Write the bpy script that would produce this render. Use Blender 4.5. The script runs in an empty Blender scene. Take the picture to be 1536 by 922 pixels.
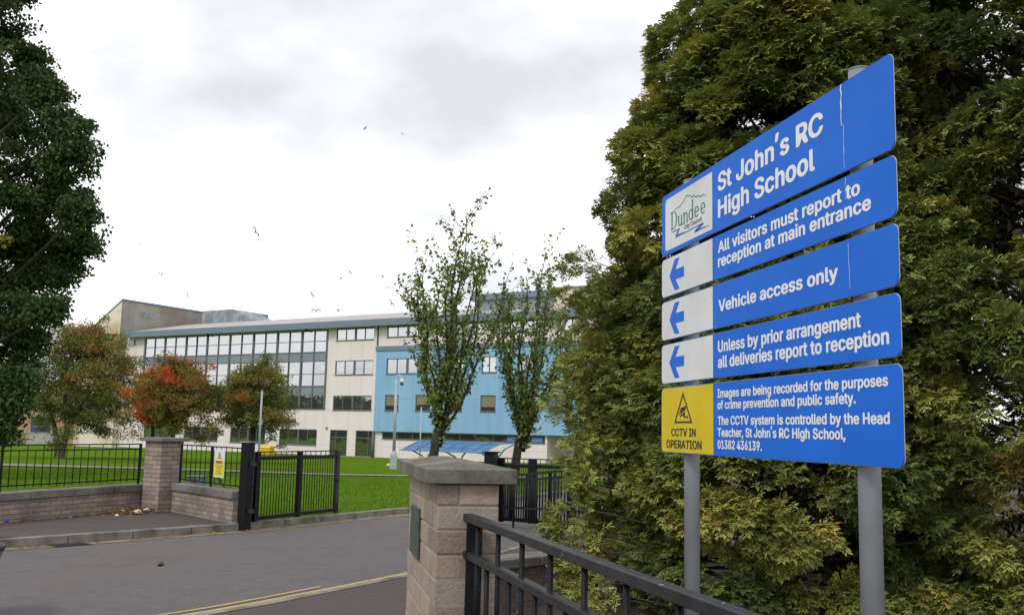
import bpy, bmesh, math, random
import numpy as np
from mathutils import Vector, Matrix
R = math.radians
random.seed(7)
rng = np.random.default_rng(11)
scene = bpy.context.scene
col = scene.collection

# ------------------------------------------------------------------ camera, sky, sun, exposure
FPX = 1450.0
CAM = np.array([0.0, 0.0, 1.6])
_t, _r = math.atan(186 / FPX), R(1.25)
_f = np.array([0, math.cos(_t), math.sin(_t)])
_r0 = np.array([1.0, 0, 0]); _u0 = np.array([0, -math.sin(_t), math.cos(_t)])
_rx = math.cos(_r) * _r0 + math.sin(_r) * _u0
_ux = -math.sin(_r) * _r0 + math.cos(_r) * _u0
cam = bpy.data.objects.new('camera', bpy.data.cameras.new('camera'))
col.objects.link(cam)
cam.matrix_world = Matrix(((_rx[0], _ux[0], -_f[0], CAM[0]), (_rx[1], _ux[1], -_f[1], CAM[1]),
                           (_rx[2], _ux[2], -_f[2], CAM[2]), (0, 0, 0, 1)))
cam.data.sensor_width = 36; cam.data.sensor_fit = 'HORIZONTAL'
cam.data.lens = FPX / 1536 * 36
cam.data.clip_start = 0.05; cam.data.clip_end = 6000
scene.camera = cam

SUN_DIR = Vector((-0.40, -0.62, 0.78)).normalized()      # towards the sun
SUN_EL = math.asin(SUN_DIR.z); SUN_AZ = math.atan2(SUN_DIR.x, SUN_DIR.y)
world = bpy.data.worlds.new('World'); scene.world = world; world.use_nodes = True
nt = world.node_tree; nt.nodes.clear()
def wn(t, **k):
    n = nt.nodes.new(t)
    for a, b in k.items(): setattr(n, a, b)
    return n
sky = wn('ShaderNodeTexSky', sky_type='NISHITA', sun_disc=False)
sky.sun_elevation = SUN_EL; sky.sun_rotation = SUN_AZ
bsky = wn('ShaderNodeBackground'); bsky.inputs[1].default_value = 0.12
nt.links.new(sky.outputs[0], bsky.inputs[0])
tc = wn('ShaderNodeTexCoord'); mp = wn('ShaderNodeMapping')
mp.inputs['Scale'].default_value = (1.0, 1.0, 1.9); mp.inputs['Location'].default_value = (0.35, 0.1, 0.2)
nt.links.new(tc.outputs['Generated'], mp.inputs[0])
n1 = wn('ShaderNodeTexNoise'); n1.inputs['Scale'].default_value = 3.1; n1.inputs['Detail'].default_value = 5; n1.inputs['Roughness'].default_value = 0.5
nt.links.new(mp.outputs[0], n1.inputs['Vector'])
cr = wn('ShaderNodeValToRGB'); e = cr.color_ramp.elements
e[0].position = 0.37; e[0].color = (0.82, 0.84, 0.88, 1)
e[1].position = 0.58; e[1].color = (1.55, 1.55, 1.55, 1)
x = cr.color_ramp.elements.new(0.47); x.color = (1.02, 1.03, 1.06, 1)
nt.links.new(n1.outputs['Fac'], cr.inputs[0])
bcl = wn('ShaderNodeBackground'); bcl.inputs[1].default_value = 1.0
nt.links.new(cr.outputs[0], bcl.inputs[0])
mx = wn('ShaderNodeMixShader'); mx.inputs[0].default_value = 0.93
nt.links.new(bsky.outputs[0], mx.inputs[1]); nt.links.new(bcl.outputs[0], mx.inputs[2])
wo = wn('ShaderNodeOutputWorld'); nt.links.new(mx.outputs[0], wo.inputs[0])

sl = bpy.data.lights.new('sun', 'SUN'); sl.energy = 1.4; sl.angle = R(12); sl.color = (1.0, 0.95, 0.88)
sun = bpy.data.objects.new('sun', sl); col.objects.link(sun)
sun.rotation_euler = SUN_DIR.to_track_quat('Z', 'Y').to_euler(); sun.location = (0, 0, 60)
scene.view_settings.view_transform = 'Standard'; scene.view_settings.look = 'None'
scene.view_settings.exposure = 0.0; scene.view_settings.gamma = 1.0
scene.view_settings.use_curve_mapping = False
scene.cycles.max_bounces = 6; scene.cycles.transparent_max_bounces = 6
scene.cycles.use_denoising = True

# ------------------------------------------------------------------ survey helper: where a sight line meets a depth / a level
def at(px, py, Y):
    d = _f + (px - 768) / FPX * _rx - (py - 461) / FPX * _ux
    p = CAM + d * (Y / d[1])
    return Vector(p)
def gz(Y):                                              # level of the lawn, falling gently to the school
    return 0.10 - 1.2 * min(1, max(0, (Y - 18) / 72))

# ------------------------------------------------------------------ materials
def mat(name):
    m = bpy.data.materials.new(name); m.use_nodes = True
    return m, m.node_tree, m.node_tree.nodes['Principled BSDF']
def setc(b, c, rough=0.6, metal=0, spec=0.5):
    b.inputs['Base Color'].default_value = (*c, 1); b.inputs['Roughness'].default_value = rough
    b.inputs['Metallic'].default_value = metal; b.inputs['Specular IOR Level'].default_value = spec
def N(t, typ, **k):
    n = t.nodes.new(typ)
    for a, b in k.items():
        if hasattr(n, a): setattr(n, a, b)
    return n
def noise(t, scale, detail=4, rough=0.55, vec='Object', sc=None):
    c = N(t, 'ShaderNodeTexCoord'); n = N(t, 'ShaderNodeTexNoise')
    n.inputs['Scale'].default_value = scale; n.inputs['Detail'].default_value = detail; n.inputs['Roughness'].default_value = rough
    if sc:
        mm = N(t, 'ShaderNodeMapping'); mm.inputs['Scale'].default_value = sc
        t.links.new(c.outputs[vec], mm.inputs[0]); t.links.new(mm.outputs[0], n.inputs['Vector'])
    else: t.links.new(c.outputs[vec], n.inputs['Vector'])
    return n.outputs['Fac']
def ramp(t, fac, stops):
    r = N(t, 'ShaderNodeValToRGB'); els = r.color_ramp.elements
    while len(els) < len(stops): els.new(0.5)
    for el, (p, c) in zip(els, stops): el.position = p; el.color = (*c, 1)
    t.links.new(fac, r.inputs[0]); return r.outputs[0]
def mixc(t, fac, a, b, mode='MIX'):
    m = N(t, 'ShaderNodeMix', data_type='RGBA', blend_type=mode)
    for s, v in ((0, fac), (6, a), (7, b)):
        if isinstance(v, (int, float)): m.inputs[s].default_value = v
        elif isinstance(v, tuple): m.inputs[s].default_value = (*v, 1)
        else: t.links.new(v, m.inputs[s])
    return m.outputs[2]
def bump(t, b, h, strength=0.3, dist=0.01):
    n = N(t, 'ShaderNodeBump'); n.inputs['Strength'].default_value = strength; n.inputs['Distance'].default_value = dist
    t.links.new(h, n.inputs['Height']); t.links.new(n.outputs[0], b.inputs['Normal'])
def mottled(name, c1, c2, scale, rough=0.7, bscale=None, bst=0.3, bdist=0.01, spec=0.4, c3=None, s3=0.5, metal=0, sc=None):
    m, t, b = mat(name); setc(b, c1, rough, metal, spec)
    o = ramp(t, noise(t, scale, sc=sc), [(0.3, c1), (0.7, c2)])
    if c3: o = mixc(t, ramp(t, noise(t, s3, 5), [(0.46, (0, 0, 0)), (0.66, (1, 1, 1))]), o, c3)
    t.links.new(o, b.inputs['Base Color'])
    if bscale: bump(t, b, noise(t, bscale, 3), bst, bdist)
    return m
def plain(name, c, rough=0.5, metal=0, spec=0.5, var=0.12, scale=8):
    return mottled(name, tuple(v * (1 - var) for v in c), tuple(min(1, v * (1 + var)) for v in c), scale, rough, metal=metal, spec=spec)

M = {}
M['black'] = mottled('black_paint', (0.005, 0.005, 0.007), (0.011, 0.012, 0.015), 14, 0.5, 60, 0.15, 0.002, spec=0.18)
# worn black rail paint with chips and dust on it
m, t, b = mat('worn_black_paint'); setc(b, (0.02, 0.021, 0.026), 0.5)
o = ramp(t, noise(t, 9, 5), [(0.35, (0.010, 0.011, 0.014)), (0.65, (0.024, 0.025, 0.029))])
o = mixc(t, ramp(t, noise(t, 16, 6, 0.65), [(0.66, (0, 0, 0)), (0.69, (1, 1, 1))]), o, (0.26, 0.21, 0.15))
t.links.new(o, b.inputs['Base Color']); bump(t, b, noise(t, 70), 0.25, 0.003); M['worn'] = m
M['galv'] = mottled('galvanised_steel', (0.215, 0.235, 0.265), (0.265, 0.285, 0.315), 5, 0.55, metal=0.0, sc=(1, 1, 0.2), c3=(0.19, 0.205, 0.225), s3=2.2)
M['galv2'] = plain('grey_lamp_paint', (0.36, 0.40, 0.45), 0.5)
M['concrete'] = mottled('cap_concrete', (0.085, 0.08, 0.07), (0.16, 0.15, 0.132), 22, 0.9, 70, 0.7, 0.005, c3=(0.19, 0.18, 0.165), s3=3.5)
M['kerb'] = mottled('kerb_concrete', (0.17, 0.16, 0.14), (0.26, 0.245, 0.22), 5, 0.9, 60, 0.5, 0.004, c3=(0.085, 0.09, 0.06), s3=2.6)
M['coping'] = mottled('coping_concrete', (0.14, 0.135, 0.125), (0.22, 0.21, 0.195), 4, 0.9, 50, 0.5, 0.004, c3=(0.07, 0.07, 0.07), s3=1.3)

def brick(name, c1, c2, mortar, bw=0.225, bh=0.075, stain=(0.095, 0.09, 0.09)):
    m, t, b = mat(name); setc(b, c1, 0.9)
    u = N(t, 'ShaderNodeUVMap'); u.uv_map = 'UVMap'
    br = N(t, 'ShaderNodeTexBrick'); t.links.new(u.outputs[0], br.inputs['Vector'])
    br.inputs['Scale'].default_value = 1; br.inputs['Brick Width'].default_value = bw; br.inputs['Row Height'].default_value = bh
    br.inputs['Mortar Size'].default_value = 0.007; br.inputs['Mortar Smooth'].default_value = 0.2
    br.inputs['Bias'].default_value = -0.1
    br.inputs['Color1'].default_value = (*c1, 1); br.inputs['Color2'].default_value = (*c2, 1); br.inputs['Mortar'].default_value = (*mortar, 1)
    o = mixc(t, ramp(t, noise(t, 30, 4), [(0.3, (0, 0, 0)), (0.8, (0.5, 0.5, 0.5))]), br.outputs[0], (0.38, 0.29, 0.25))
    o = mixc(t, ramp(t, noise(t, 1.6, 6, 0.6), [(0.50, (0, 0, 0)), (0.70, (0.85, 0.85, 0.85))]), o, stain)
    t.links.new(o, b.inputs['Base Color'])
    bump(t, b, br.outputs['Fac'], 0.6, -0.006)
    return m
M['brick'] = brick('pink_brown_brick', (0.36, 0.275, 0.23), (0.17, 0.147, 0.138), (0.085, 0.08, 0.073))
M['dbrick'] = brick('dark_shaded_brick', (0.085, 0.066, 0.056), (0.058, 0.047, 0.042), (0.045, 0.04, 0.037))  # dark brick, its colour deepened further for the cypresses' shade
# split-faced sandstone coloured blocks: colour of each block from a face attribute
m, t, b = mat('split_face_block'); setc(b, (0.3, 0.23, 0.19), 0.95)
a = N(t, 'ShaderNodeAttribute'); a.attribute_name = 'tint'
o = ramp(t, a.outputs['Fac'], [(0.0, (0.21, 0.17, 0.14)), (0.35, (0.33, 0.26, 0.205)), (0.7, (0.41, 0.32, 0.25)), (1.0, (0.31, 0.27, 0.235))])
o = mixc(t, ramp(t, noise(t, 7, 6, 0.65), [(0.45, (0, 0, 0)), (0.75, (0.7, 0.7, 0.7))]), o, (0.16, 0.125, 0.10))
o = mixc(t, ramp(t, noise(t, 90, 3), [(0.40, (0, 0, 0)), (0.8, (0.6, 0.6, 0.6))]), o, (0.42, 0.33, 0.27))
t.links.new(o, b.inputs['Base Color']); bump(t, b, noise(t, 55, 6, 0.65), 0.9, 0.012); M['block'] = m
M['mortar'] = mottled('pale_mortar', (0.26, 0.22, 0.17), (0.36, 0.30, 0.23), 14, 0.95, 90, 0.4, 0.003)

# asphalt
def asphalt(name, c1, c2, speck, patch):
    m, t, b = mat(name); setc(b, c1, 0.88, spec=0.3)
    o = ramp(t, noise(t, 1.1, 6, 0.6), [(0.3, c1), (0.7, c2)])
    o = mixc(t, ramp(t, noise(t, 62, 3, 0.75), [(0.54, (0, 0, 0)), (0.72, (1, 1, 1))]), o, speck)
    o = mixc(t, ramp(t, noise(t, 75, 2, 0.7), [(0.30, (1, 1, 1)), (0.44, (0, 0, 0))]), o, tuple(v * 0.55 for v in c1))
    o = mixc(t, ramp(t, noise(t, 42, 4, 0.75, sc=(1, 1.6, 1)), [(0.40, (0.8, 0.8, 0.8)), (0.60, (0, 0, 0))]), o, tuple(v * 0.74 for v in c1))
    o = mixc(t, ramp(t, noise(t, 5, 6, 0.65), [(0.46, (0, 0, 0)), (0.75, (0.45, 0.45, 0.45))]), o, tuple(v * 1.2 for v in c2))
    o = mixc(t, ramp(t, noise(t, 0.35, 4, 0.5, sc=(1, 2.2, 1)), [(0.50, (0, 0, 0)), (0.62, (0.65, 0.65, 0.65))]), o, patch)
    t.links.new(o, b.inputs['Base Color']); bump(t, b, noise(t, 150, 2), 0.7, 0.008)
    return m
M['road'] = asphalt('road_asphalt', (0.113, 0.104, 0.111), (0.15, 0.139, 0.145), (0.26, 0.245, 0.245), (0.135, 0.112, 0.106))
M['pave'] = asphalt('pavement_asphalt', (0.084, 0.066, 0.064), (0.104, 0.083, 0.079), (0.16, 0.13, 0.125), (0.09, 0.073, 0.068))
M['path'] = asphalt('path_asphalt', (0.23, 0.20, 0.17), (0.28, 0.24, 0.20), (0.34, 0.30, 0.25), (0.22, 0.19, 0.16))
m, t, b = mat('yellow_line_paint'); setc(b, (0.5, 0.36, 0.08), 0.8)
o = ramp(t, noise(t, 3, 5), [(0.3, (0.40, 0.285, 0.085)), (0.7, (0.52, 0.37, 0.10))])
o = mixc(t, ramp(t, noise(t, 60, 4, 0.7), [(0.54, (0, 0, 0)), (0.64, (1, 1, 1))]), o, (0.15, 0.13, 0.11))
t.links.new(o, b.inputs['Base Color']); M['yline'] = m
M['grit'] = mottled('kerb_grit', (0.20, 0.155, 0.11), (0.32, 0.25, 0.17), 12, 0.95, 90, 0.5, 0.004, c3=(0.13, 0.12, 0.11), s3=6)
M['soil'] = mottled('dark_soil', (0.035, 0.025, 0.017), (0.075, 0.05, 0.032), 12, 1, 40, 1, 0.02, c3=(0.11, 0.065, 0.035), s3=30)
# grass
m, t, b = mat('mown_grass'); setc(b, (0.07, 0.16, 0.02), 1.0, spec=0.0)
o = ramp(t, noise(t, 0.45, 6, 0.6), [(0.3, (0.086, 0.172, 0.012)), (0.7, (0.128, 0.222, 0.017))])
o = mixc(t, ramp(t, noise(t, 14, 5, 0.7), [(0.45, (0, 0, 0)), (0.75, (0.75, 0.75, 0.75))]), o, (0.070, 0.135, 0.010))
o = mixc(t, ramp(t, noise(t, 1.3, 6, 0.7), [(0.58, (0, 0, 0)), (0.74, (0.5, 0.5, 0.5))]), o, (0.17, 0.23, 0.025))
t.links.new(o, b.inputs['Base Color']); bump(t, b, noise(t, 30, 4, 0.8), 1.0, 0.06); M['grass'] = m

# building
M['render'] = mottled('cream_render', (0.735, 0.66, 0.665), (0.79, 0.715, 0.715), 0.5, 0.9, 30, 0.15, 0.004, c3=(0.71, 0.63, 0.61), s3=0.25)
def jointed(m, w_, h_, dark):
    t = m.node_tree; b = t.nodes['Principled BSDF']; src = b.inputs['Base Color'].links[0].from_socket
    u = N(t, 'ShaderNodeUVMap'); u.uv_map = 'UVMap'; br = N(t, 'ShaderNodeTexBrick'); br.offset = 0
    t.links.new(u.outputs[0], br.inputs['Vector']); br.inputs['Scale'].default_value = 1; br.inputs['Brick Width'].default_value = w_; br.inputs['Row Height'].default_value = h_
    br.inputs['Mortar Size'].default_value = 0.022; br.inputs['Mortar Smooth'].default_value = 0.1
    o = mixc(t, br.outputs['Fac'], src, dark)
    st = noise(t, 1.0, 5, 0.6, sc=(1.6, 1.6, 0.09)); o = mixc(t, ramp(t, st, [(0.52, (0, 0, 0)), (0.75, (0.35, 0.35, 0.35))]), o, tuple(v * 0.9 for v in dark))
    t.links.new(o, b.inputs['Base Color'])
jointed(M['render'], 3.1, 3.31, (0.56, 0.50, 0.48))
M['render2'] = mottled('warm_cream_render', (0.68, 0.59, 0.51), (0.74, 0.655, 0.575), 0.6, 0.9, c3=(0.42, 0.32, 0.18), s3=0.35, sc=(1, 1, 0.3))
M['bconc'] = mottled('weathered_concrete', (0.25, 0.24, 0.22), (0.36, 0.34, 0.31), 0.9, 0.9, c3=(0.25, 0.21, 0.165), s3=0.3, sc=(1, 1, 0.35))
M['blue'] = mottled('sky_blue_cladding', (0.225, 0.41, 0.625), (0.26, 0.455, 0.67), 0.5, 0.75, c3=(0.20, 0.40, 0.58), s3=0.4, sc=(1, 1, 0.12))
jointed(M['blue'], 4.6, 4.33, (0.15, 0.32, 0.48))
M['frame'] = plain('grey_aluminium', (0.105, 0.118, 0.135), 0.5, var=0.08)
M['fascia'] = plain('blue_grey_fascia', (0.165, 0.215, 0.28), 0.6, var=0.06, spec=.2, scale=1)
M['spandrel'] = plain('blue_grey_spandrel', (0.19, 0.225, 0.265), 0.35, var=0.06, scale=1)
M['sheet'] = mottled('roof_sheet', (0.33, 0.315, 0.32), (0.42, 0.395, 0.39), 0.4, 0.6, c3=(0.36, 0.31, 0.28), s3=0.3)
M['bluebox'] = mottled('blue_grey_plant_cladding', (0.16, 0.20, 0.245), (0.20, 0.245, 0.29), 0.7, 0.6, c3=(0.36, 0.35, 0.34), s3=1.2)
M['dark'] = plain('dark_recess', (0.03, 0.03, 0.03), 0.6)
M['tan'] = plain('tan_cladding', (0.36, 0.24, 0.13), 0.8, var=0.1, scale=0.6)
M['greywall'] = mottled('grey_roughcast', (0.28, 0.265, 0.255), (0.37, 0.35, 0.33), 1.2, 0.9)
M['blind'] = plain('olive_blind', (0.20, 0.19, 0.11), 0.8, var=0.06)
M['curtain'] = plain('pale_blind', (0.52, 0.53, 0.50), 0.8, var=0.06)
def glass(name, refl, inner, wob=0.025):
    m, t, b = mat(name); setc(b, inner, 0.5)
    g = N(t, 'ShaderNodeBsdfGlossy'); g.inputs['Color'].default_value = (0.93, 0.96, 0.97, 1); g.inputs['Roughness'].default_value = 0.02
    s = N(t, 'ShaderNodeMixShader'); s.inputs[0].default_value = refl
    bn = N(t, 'ShaderNodeBump'); bn.inputs['Strength'].default_value = wob; bn.inputs['Distance'].default_value = 0.4
    t.links.new(noise(t, 0.55, 2), bn.inputs['Height']); t.links.new(bn.outputs[0], g.inputs['Normal'])
    t.links.new(b.outputs[0], s.inputs[1]); t.links.new(g.outputs[0], s.inputs[2])
    t.links.new(s.outputs[0], t.nodes['Material Output'].inputs[0])
    return m
M['glass'] = glass('coated_window_glass', 0.50, (0.03, 0.035, 0.04))
M['glass2'] = glass('plain_window_glass', 0.36, (0.016, 0.018, 0.018))
M['glassd'] = glass('dark_window_glass', 0.25, (0.012, 0.014, 0.013))

# sign sheet materials
def sheet(name, c, rough=0.38):
    m, t, b = mat(name); setc(b, c, 0.5, spec=0.15)
    o = ramp(t, noise(t, 3, 5), [(0.3, tuple(v * 0.90 for v in c)), (0.7, tuple(min(1, v * 1.05 + .004) for v in c))])
    # hairline crazing of the old reflective film
    cd = N(t, 'ShaderNodeTexCoord'); vo = N(t, 'ShaderNodeTexVoronoi', feature='DISTANCE_TO_EDGE'); vo.inputs['Scale'].default_value = 14
    t.links.new(cd.outputs['Object'], vo.inputs['Vector'])
    f = ramp(t, vo.outputs['Distance'], [(0.0, (0.22, 0.22, 0.22)), (0.03, (0, 0, 0))])
    o = mixc(t, f, o, tuple(v * 0.6 + 0.03 for v in c))
    t.links.new(o, b.inputs['Base Color'])
    return m
M['sblue'] = sheet('sign_blue_film', (0.012, 0.150, 0.70))
M['swhite'] = sheet('sign_white_film', (0.70, 0.715, 0.725))
M['syellow'] = sheet('sign_yellow_film', (0.68, 0.52, 0.02))
M['letter'] = plain('white_lettering', (0.80, 0.81, 0.83), 0.4, var=0.03)
M['lblack'] = plain('black_lettering', (0.025, 0.022, 0.015), 0.5, var=0.05)
M['lgreen'] = plain('green_logo_ink', (0.03, 0.22, 0.13), 0.5, var=0.05)
M['lblue'] = plain('blue_logo_ink', (0.03, 0.10, 0.45), 0.5, var=0.05)
M['lgrey'] = plain('grey_logo_ink', (0.13, 0.14, 0.25), 0.5, var=0.05)
M['navy'] = plain('navy_panel', (0.025, 0.04, 0.12), 0.6)
M['alu'] = plain('sign_back_aluminium', (0.42, 0.43, 0.44), 0.4, 0.3)
M['drip'] = plain('white_dropping', (0.72, 0.74, 0.78), 0.7)
M['red'] = plain('dull_red', (0.40, 0.09, 0.05), 0.6)
M['wyellow'] = plain('warning_yellow', (0.72, 0.66, 0.03), 0.5, var=0.04)
M['wwhite'] = plain('warning_white', (0.66, 0.69, 0.76), 0.5, var=0.04)
M['binyellow'] = plain('grit_bin_yellow', (0.78, 0.45, 0.01), 0.5, var=0.06)
M['teal'] = plain('teal_cabinet_paint', (0.06, 0.12, 0.13), 0.5)
M['brown'] = plain('brown_door_paint', (0.085, 0.04, 0.03), 0.6)
M['paper'] = plain('white_paper', (0.72, 0.72, 0.72), 0.8)
M['cloth'] = plain('crushed_dark_plastic', (0.05, 0.05, 0.055), 0.4)
M['plaque'] = mottled('weathered_plaque', (0.035, 0.05, 0.045), (0.09, 0.11, 0.10), 14, 0.5)
M['shelterblue'] = plain('blue_painted_steel', (0.09, 0.26, 0.55), 0.4)
M['canopy'] = mottled('blue_tinted_canopy', (0.05, 0.12, 0.24), (0.10, 0.21, 0.38), 1.5, 0.3)
M['gull'] = plain('gull_plumage', (0.16, 0.165, 0.18), 0.8)
M['gull2'] = plain('pale_gull_plumage', (0.50, 0.51, 0.53), 0.8)
M['bin'] = plain('slate_plastic', (0.03, 0.036, 0.055), 0.5)
def bark(name, c1, c2): return mottled(name, c1, c2, 10, 0.95, 25, 0.8, 0.02, sc=(1, 1, 0.25))
M['bark'] = bark('grey_brown_bark', (0.075, 0.06, 0.045), (0.14, 0.115, 0.085))
M['bark2'] = bark('dark_bark', (0.028, 0.022, 0.018), (0.06, 0.048, 0.038))
M['twig'] = bark('dead_conifer_twigs', (0.045, 0.036, 0.028), (0.10, 0.08, 0.062))
def leafmat(name, stops, trans=0.22, rough=0.6, spec=0.25):
    m, t, b = mat(name); setc(b, stops[0][1], rough, spec=spec)
    a = N(t, 'ShaderNodeAttribute'); a.attribute_name = 'tint'
    o = ramp(t, a.outputs['Fac'], stops); t.links.new(o, b.inputs['Base Color'])
    tr = N(t, 'ShaderNodeBsdfTranslucent'); t.links.new(o, tr.inputs[0])
    s = N(t, 'ShaderNodeMixShader'); s.inputs[0].default_value = trans
    t.links.new(b.outputs[0], s.inputs[1]); t.links.new(tr.outputs[0], s.inputs[2])
    t.links.new(s.outputs[0], t.nodes['Material Output'].inputs[0]); return m
M['maple'] = leafmat('dark_maple_leaf', [(0, (0.024, 0.048, 0.015)), (0.5, (0.055, 0.10, 0.026)), (0.95, (0.105, 0.165, 0.04)), (1, (0.30, 0.26, 0.03))])
M['rowan'] = leafmat('rowan_autumn_leaf', [(0, (0.07, 0.105, 0.026)), (0.3, (0.15, 0.185, 0.038)), (0.5, (0.26, 0.20, 0.045)), (0.68, (0.30, 0.12, 0.03)), (0.85, (0.50, 0.11, 0.03)), (1, (0.72, 0.10, 0.04))])
M['hornbeam'] = leafmat('hornbeam_leaf', [(0, (0.07, 0.11, 0.028)), (0.5, (0.145, 0.205, 0.048)), (0.85, (0.24, 0.28, 0.07)), (1, (0.27, 0.22, 0.055))])
M['conifer'] = leafmat('cypress_spray', [(0, (0.10, 0.142, 0.044)), (0.4, (0.215, 0.265, 0.068)), (0.7, (0.35, 0.37, 0.088)), (0.88, (0.48, 0.41, 0.085)), (1, (0.30, 0.18, 0.06))], 0.14)
M['innerleaf'] = leafmat('dead_shade_dark_spray', [(0, (0.012, 0.012, 0.007)), (1, (0.034, 0.027, 0.014))], 0.1)  # extra dark colour puts shade into the crown's gaps
M['wood'] = leafmat('far_wood_leaf', [(0, (0.03, 0.05, 0.014)), (1, (0.08, 0.11, 0.03))], 0.1)
M['fallen'] = leafmat('fallen_leaf', [(0, (0.11, 0.055, 0.02)), (0.5, (0.24, 0.12, 0.04)), (1, (0.42, 0.24, 0.07))], 0.1)

# ------------------------------------------------------------------ mesh building
class MB:
    def __init__(s): s.v = []; s.f = []; s.mi = []; s.sm = []; s.T = None; s.tint = []; s.cur = 0.5
    def add(s, vs, fs, mi=0, sm=False):
        o = len(s.v)
        for p in vs:
            p = Vector(p); s.v.append(s.T @ p if s.T is not None else p)
        for f in fs: s.f.append([o + i for i in f]); s.mi.append(mi); s.sm.append(sm); s.tint.append(s.cur)
        return s
    def quad(s, a, b, c, d, mi=0): return s.add((a, b, c, d), ((0, 1, 2, 3),), mi)
    def poly(s, pts, mi=0): return s.add(pts, (tuple(range(len(pts))),), mi)
    def box(s, x0, x1, y0, y1, z0, z1, mi=0):
        vs = [(x, y, z) for z in (z0, z1) for y in (y0, y1) for x in (x0, x1)]
        return s.add(vs, ((0, 2, 3, 1), (4, 5, 7, 6), (0, 1, 5, 4), (2, 6, 7, 3), (0, 4, 6, 2), (1, 3, 7, 5)), mi)
    def beam(s, a, b, w, h, mi=0):                       # box from a to b, w across (level), h tall
        a = Vector(a); b = Vector(b); d = (b - a).normalized()
        sd = d.cross(Vector((0, 0, 1)));
        if sd.length < 1e-4: sd = Vector((1, 0, 0))
        sd.normalize(); up = sd.cross(d).normalized()
        vs = []
        for p in (a, b):
            for i, j in ((-1, -1), (1, -1), (1, 1), (-1, 1)): vs.append(p + sd * (i * w / 2) + up * (j * h / 2))
        return s.add(vs, ((0, 1, 2, 3), (7, 6, 5, 4), (0, 4, 5, 1), (1, 5, 6, 2), (2, 6, 7, 3), (3, 7, 4, 0)), mi)
    def tube(s, pts, rad, n=8, mi=0, cap=True):
        pts = [Vector(p) for p in pts]
        if not hasattr(rad, '__len__'): rad = [rad] * len(pts)
        vs = []; pr = None
        for i, p in enumerate(pts):
            d = (pts[min(i + 1, len(pts) - 1)] - pts[max(i - 1, 0)]).normalized()
            if pr is None: pr = d.orthogonal().normalized()
            pr = (pr - d * pr.dot(d))
            pr = pr.normalized() if pr.length > 1e-5 else d.orthogonal().normalized()
            q = d.cross(pr)
            for k in range(n):
                an = 2 * math.pi * k / n
                vs.append(p + (pr * math.cos(an) + q * math.sin(an)) * rad[i])
        fs = []
        for i in range(len(pts) - 1):
            for k in range(n):
                a = i * n + k; b = i * n + (k + 1) % n
                fs.append((a, b, b + n, a + n))
        s.add(vs, fs, mi, n > 4)
        if cap:
            o = len(s.v) - len(vs)
            s.f.append([o + k for k in reversed(range(n))]); s.f.append([o + len(vs) - n + k for k in range(n)])
            s.mi += [mi, mi]; s.sm += [False, False]; s.tint += [s.cur, s.cur]
        return s
    def prism(s, pts, d, mi=0):                          # polygon pts swept by vector d
        pts = [Vector(p) for p in pts]; n = len(pts); d = Vector(d)
        vs = pts + [p + d for p in pts]
        fs = [tuple(reversed(range(n))), tuple(range(n, 2 * n))] + [(i, (i + 1) % n, (i + 1) % n + n, i + n) for i in range(n)]
        return s.add(vs, fs, mi)
    def build(s, name, mats, parent=None, bevel=0, tint=False):
        me = bpy.data.meshes.new(name)
        me.from_pydata([tuple(v) for v in s.v], [], s.f)
        if not isinstance(mats, (list, tuple)): mats = [mats]
        for m_ in mats: me.materials.append(m_)
        me.polygons.foreach_set('material_index', s.mi); me.polygons.foreach_set('use_smooth', s.sm)
        if tint:
            at_ = me.attributes.new('tint', 'FLOAT', 'FACE'); at_.data.foreach_set('value', s.tint)
        bm = bmesh.new(); bm.from_mesh(me); bmesh.ops.recalc_face_normals(bm, faces=bm.faces) if s_recalc else None
        uv = bm.loops.layers.uv.new('UVMap')
        for f in bm.faces:
            n = f.normal
            if abs(n.z) > 0.8:
                for l in f.loops: l[uv].uv = (l.vert.co.x, l.vert.co.y)
            else:
                tx = Vector((-n.y, n.x, 0)).normalized()
                for l in f.loops: l[uv].uv = (l.vert.co.dot(tx), l.vert.co.z)
        bm.to_mesh(me); bm.free()
        o = bpy.data.objects.new(name, me); col.objects.link(o)
        if parent: o.parent = parent
        if bevel:
            bv = o.modifiers.new('bevel', 'BEVEL'); bv.width = bevel; bv.segments = 2; bv.limit_method = 'ANGLE'; bv.angle_limit = R(40)
        return o
s_recalc = True
def tag(o, label=None, cat=None, group=None, kind=None):
    if label: o['label'] = label
    if cat: o['category'] = cat
    if group: o['group'] = group
    if kind: o['kind'] = kind
    return o
def empty(name, loc, rz=0, label=None, cat=None, group=None):
    o = bpy.data.objects.new(name, None); col.objects.link(o); o.location = loc; o.rotation_euler = (0, 0, rz)
    o.empty_display_size = 0.2
    return tag(o, label, cat, group)
def structure(name, mb, m_, bevel=0): return tag(mb.build(name, m_, None, bevel), kind='structure')
def frame(o, xdir, z0=None):                              # matrix: local x along xdir (level), origin o
    x_ = Vector((xdir[0], xdir[1], 0)).normalized(); y_ = Vector((-x_.y, x_.x, 0))
    return Matrix(((x_.x, y_.x, 0, o[0]), (x_.y, y_.y, 0, o[1]), (0, 0, 1, o[2]), (0, 0, 0, 1)))
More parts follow.
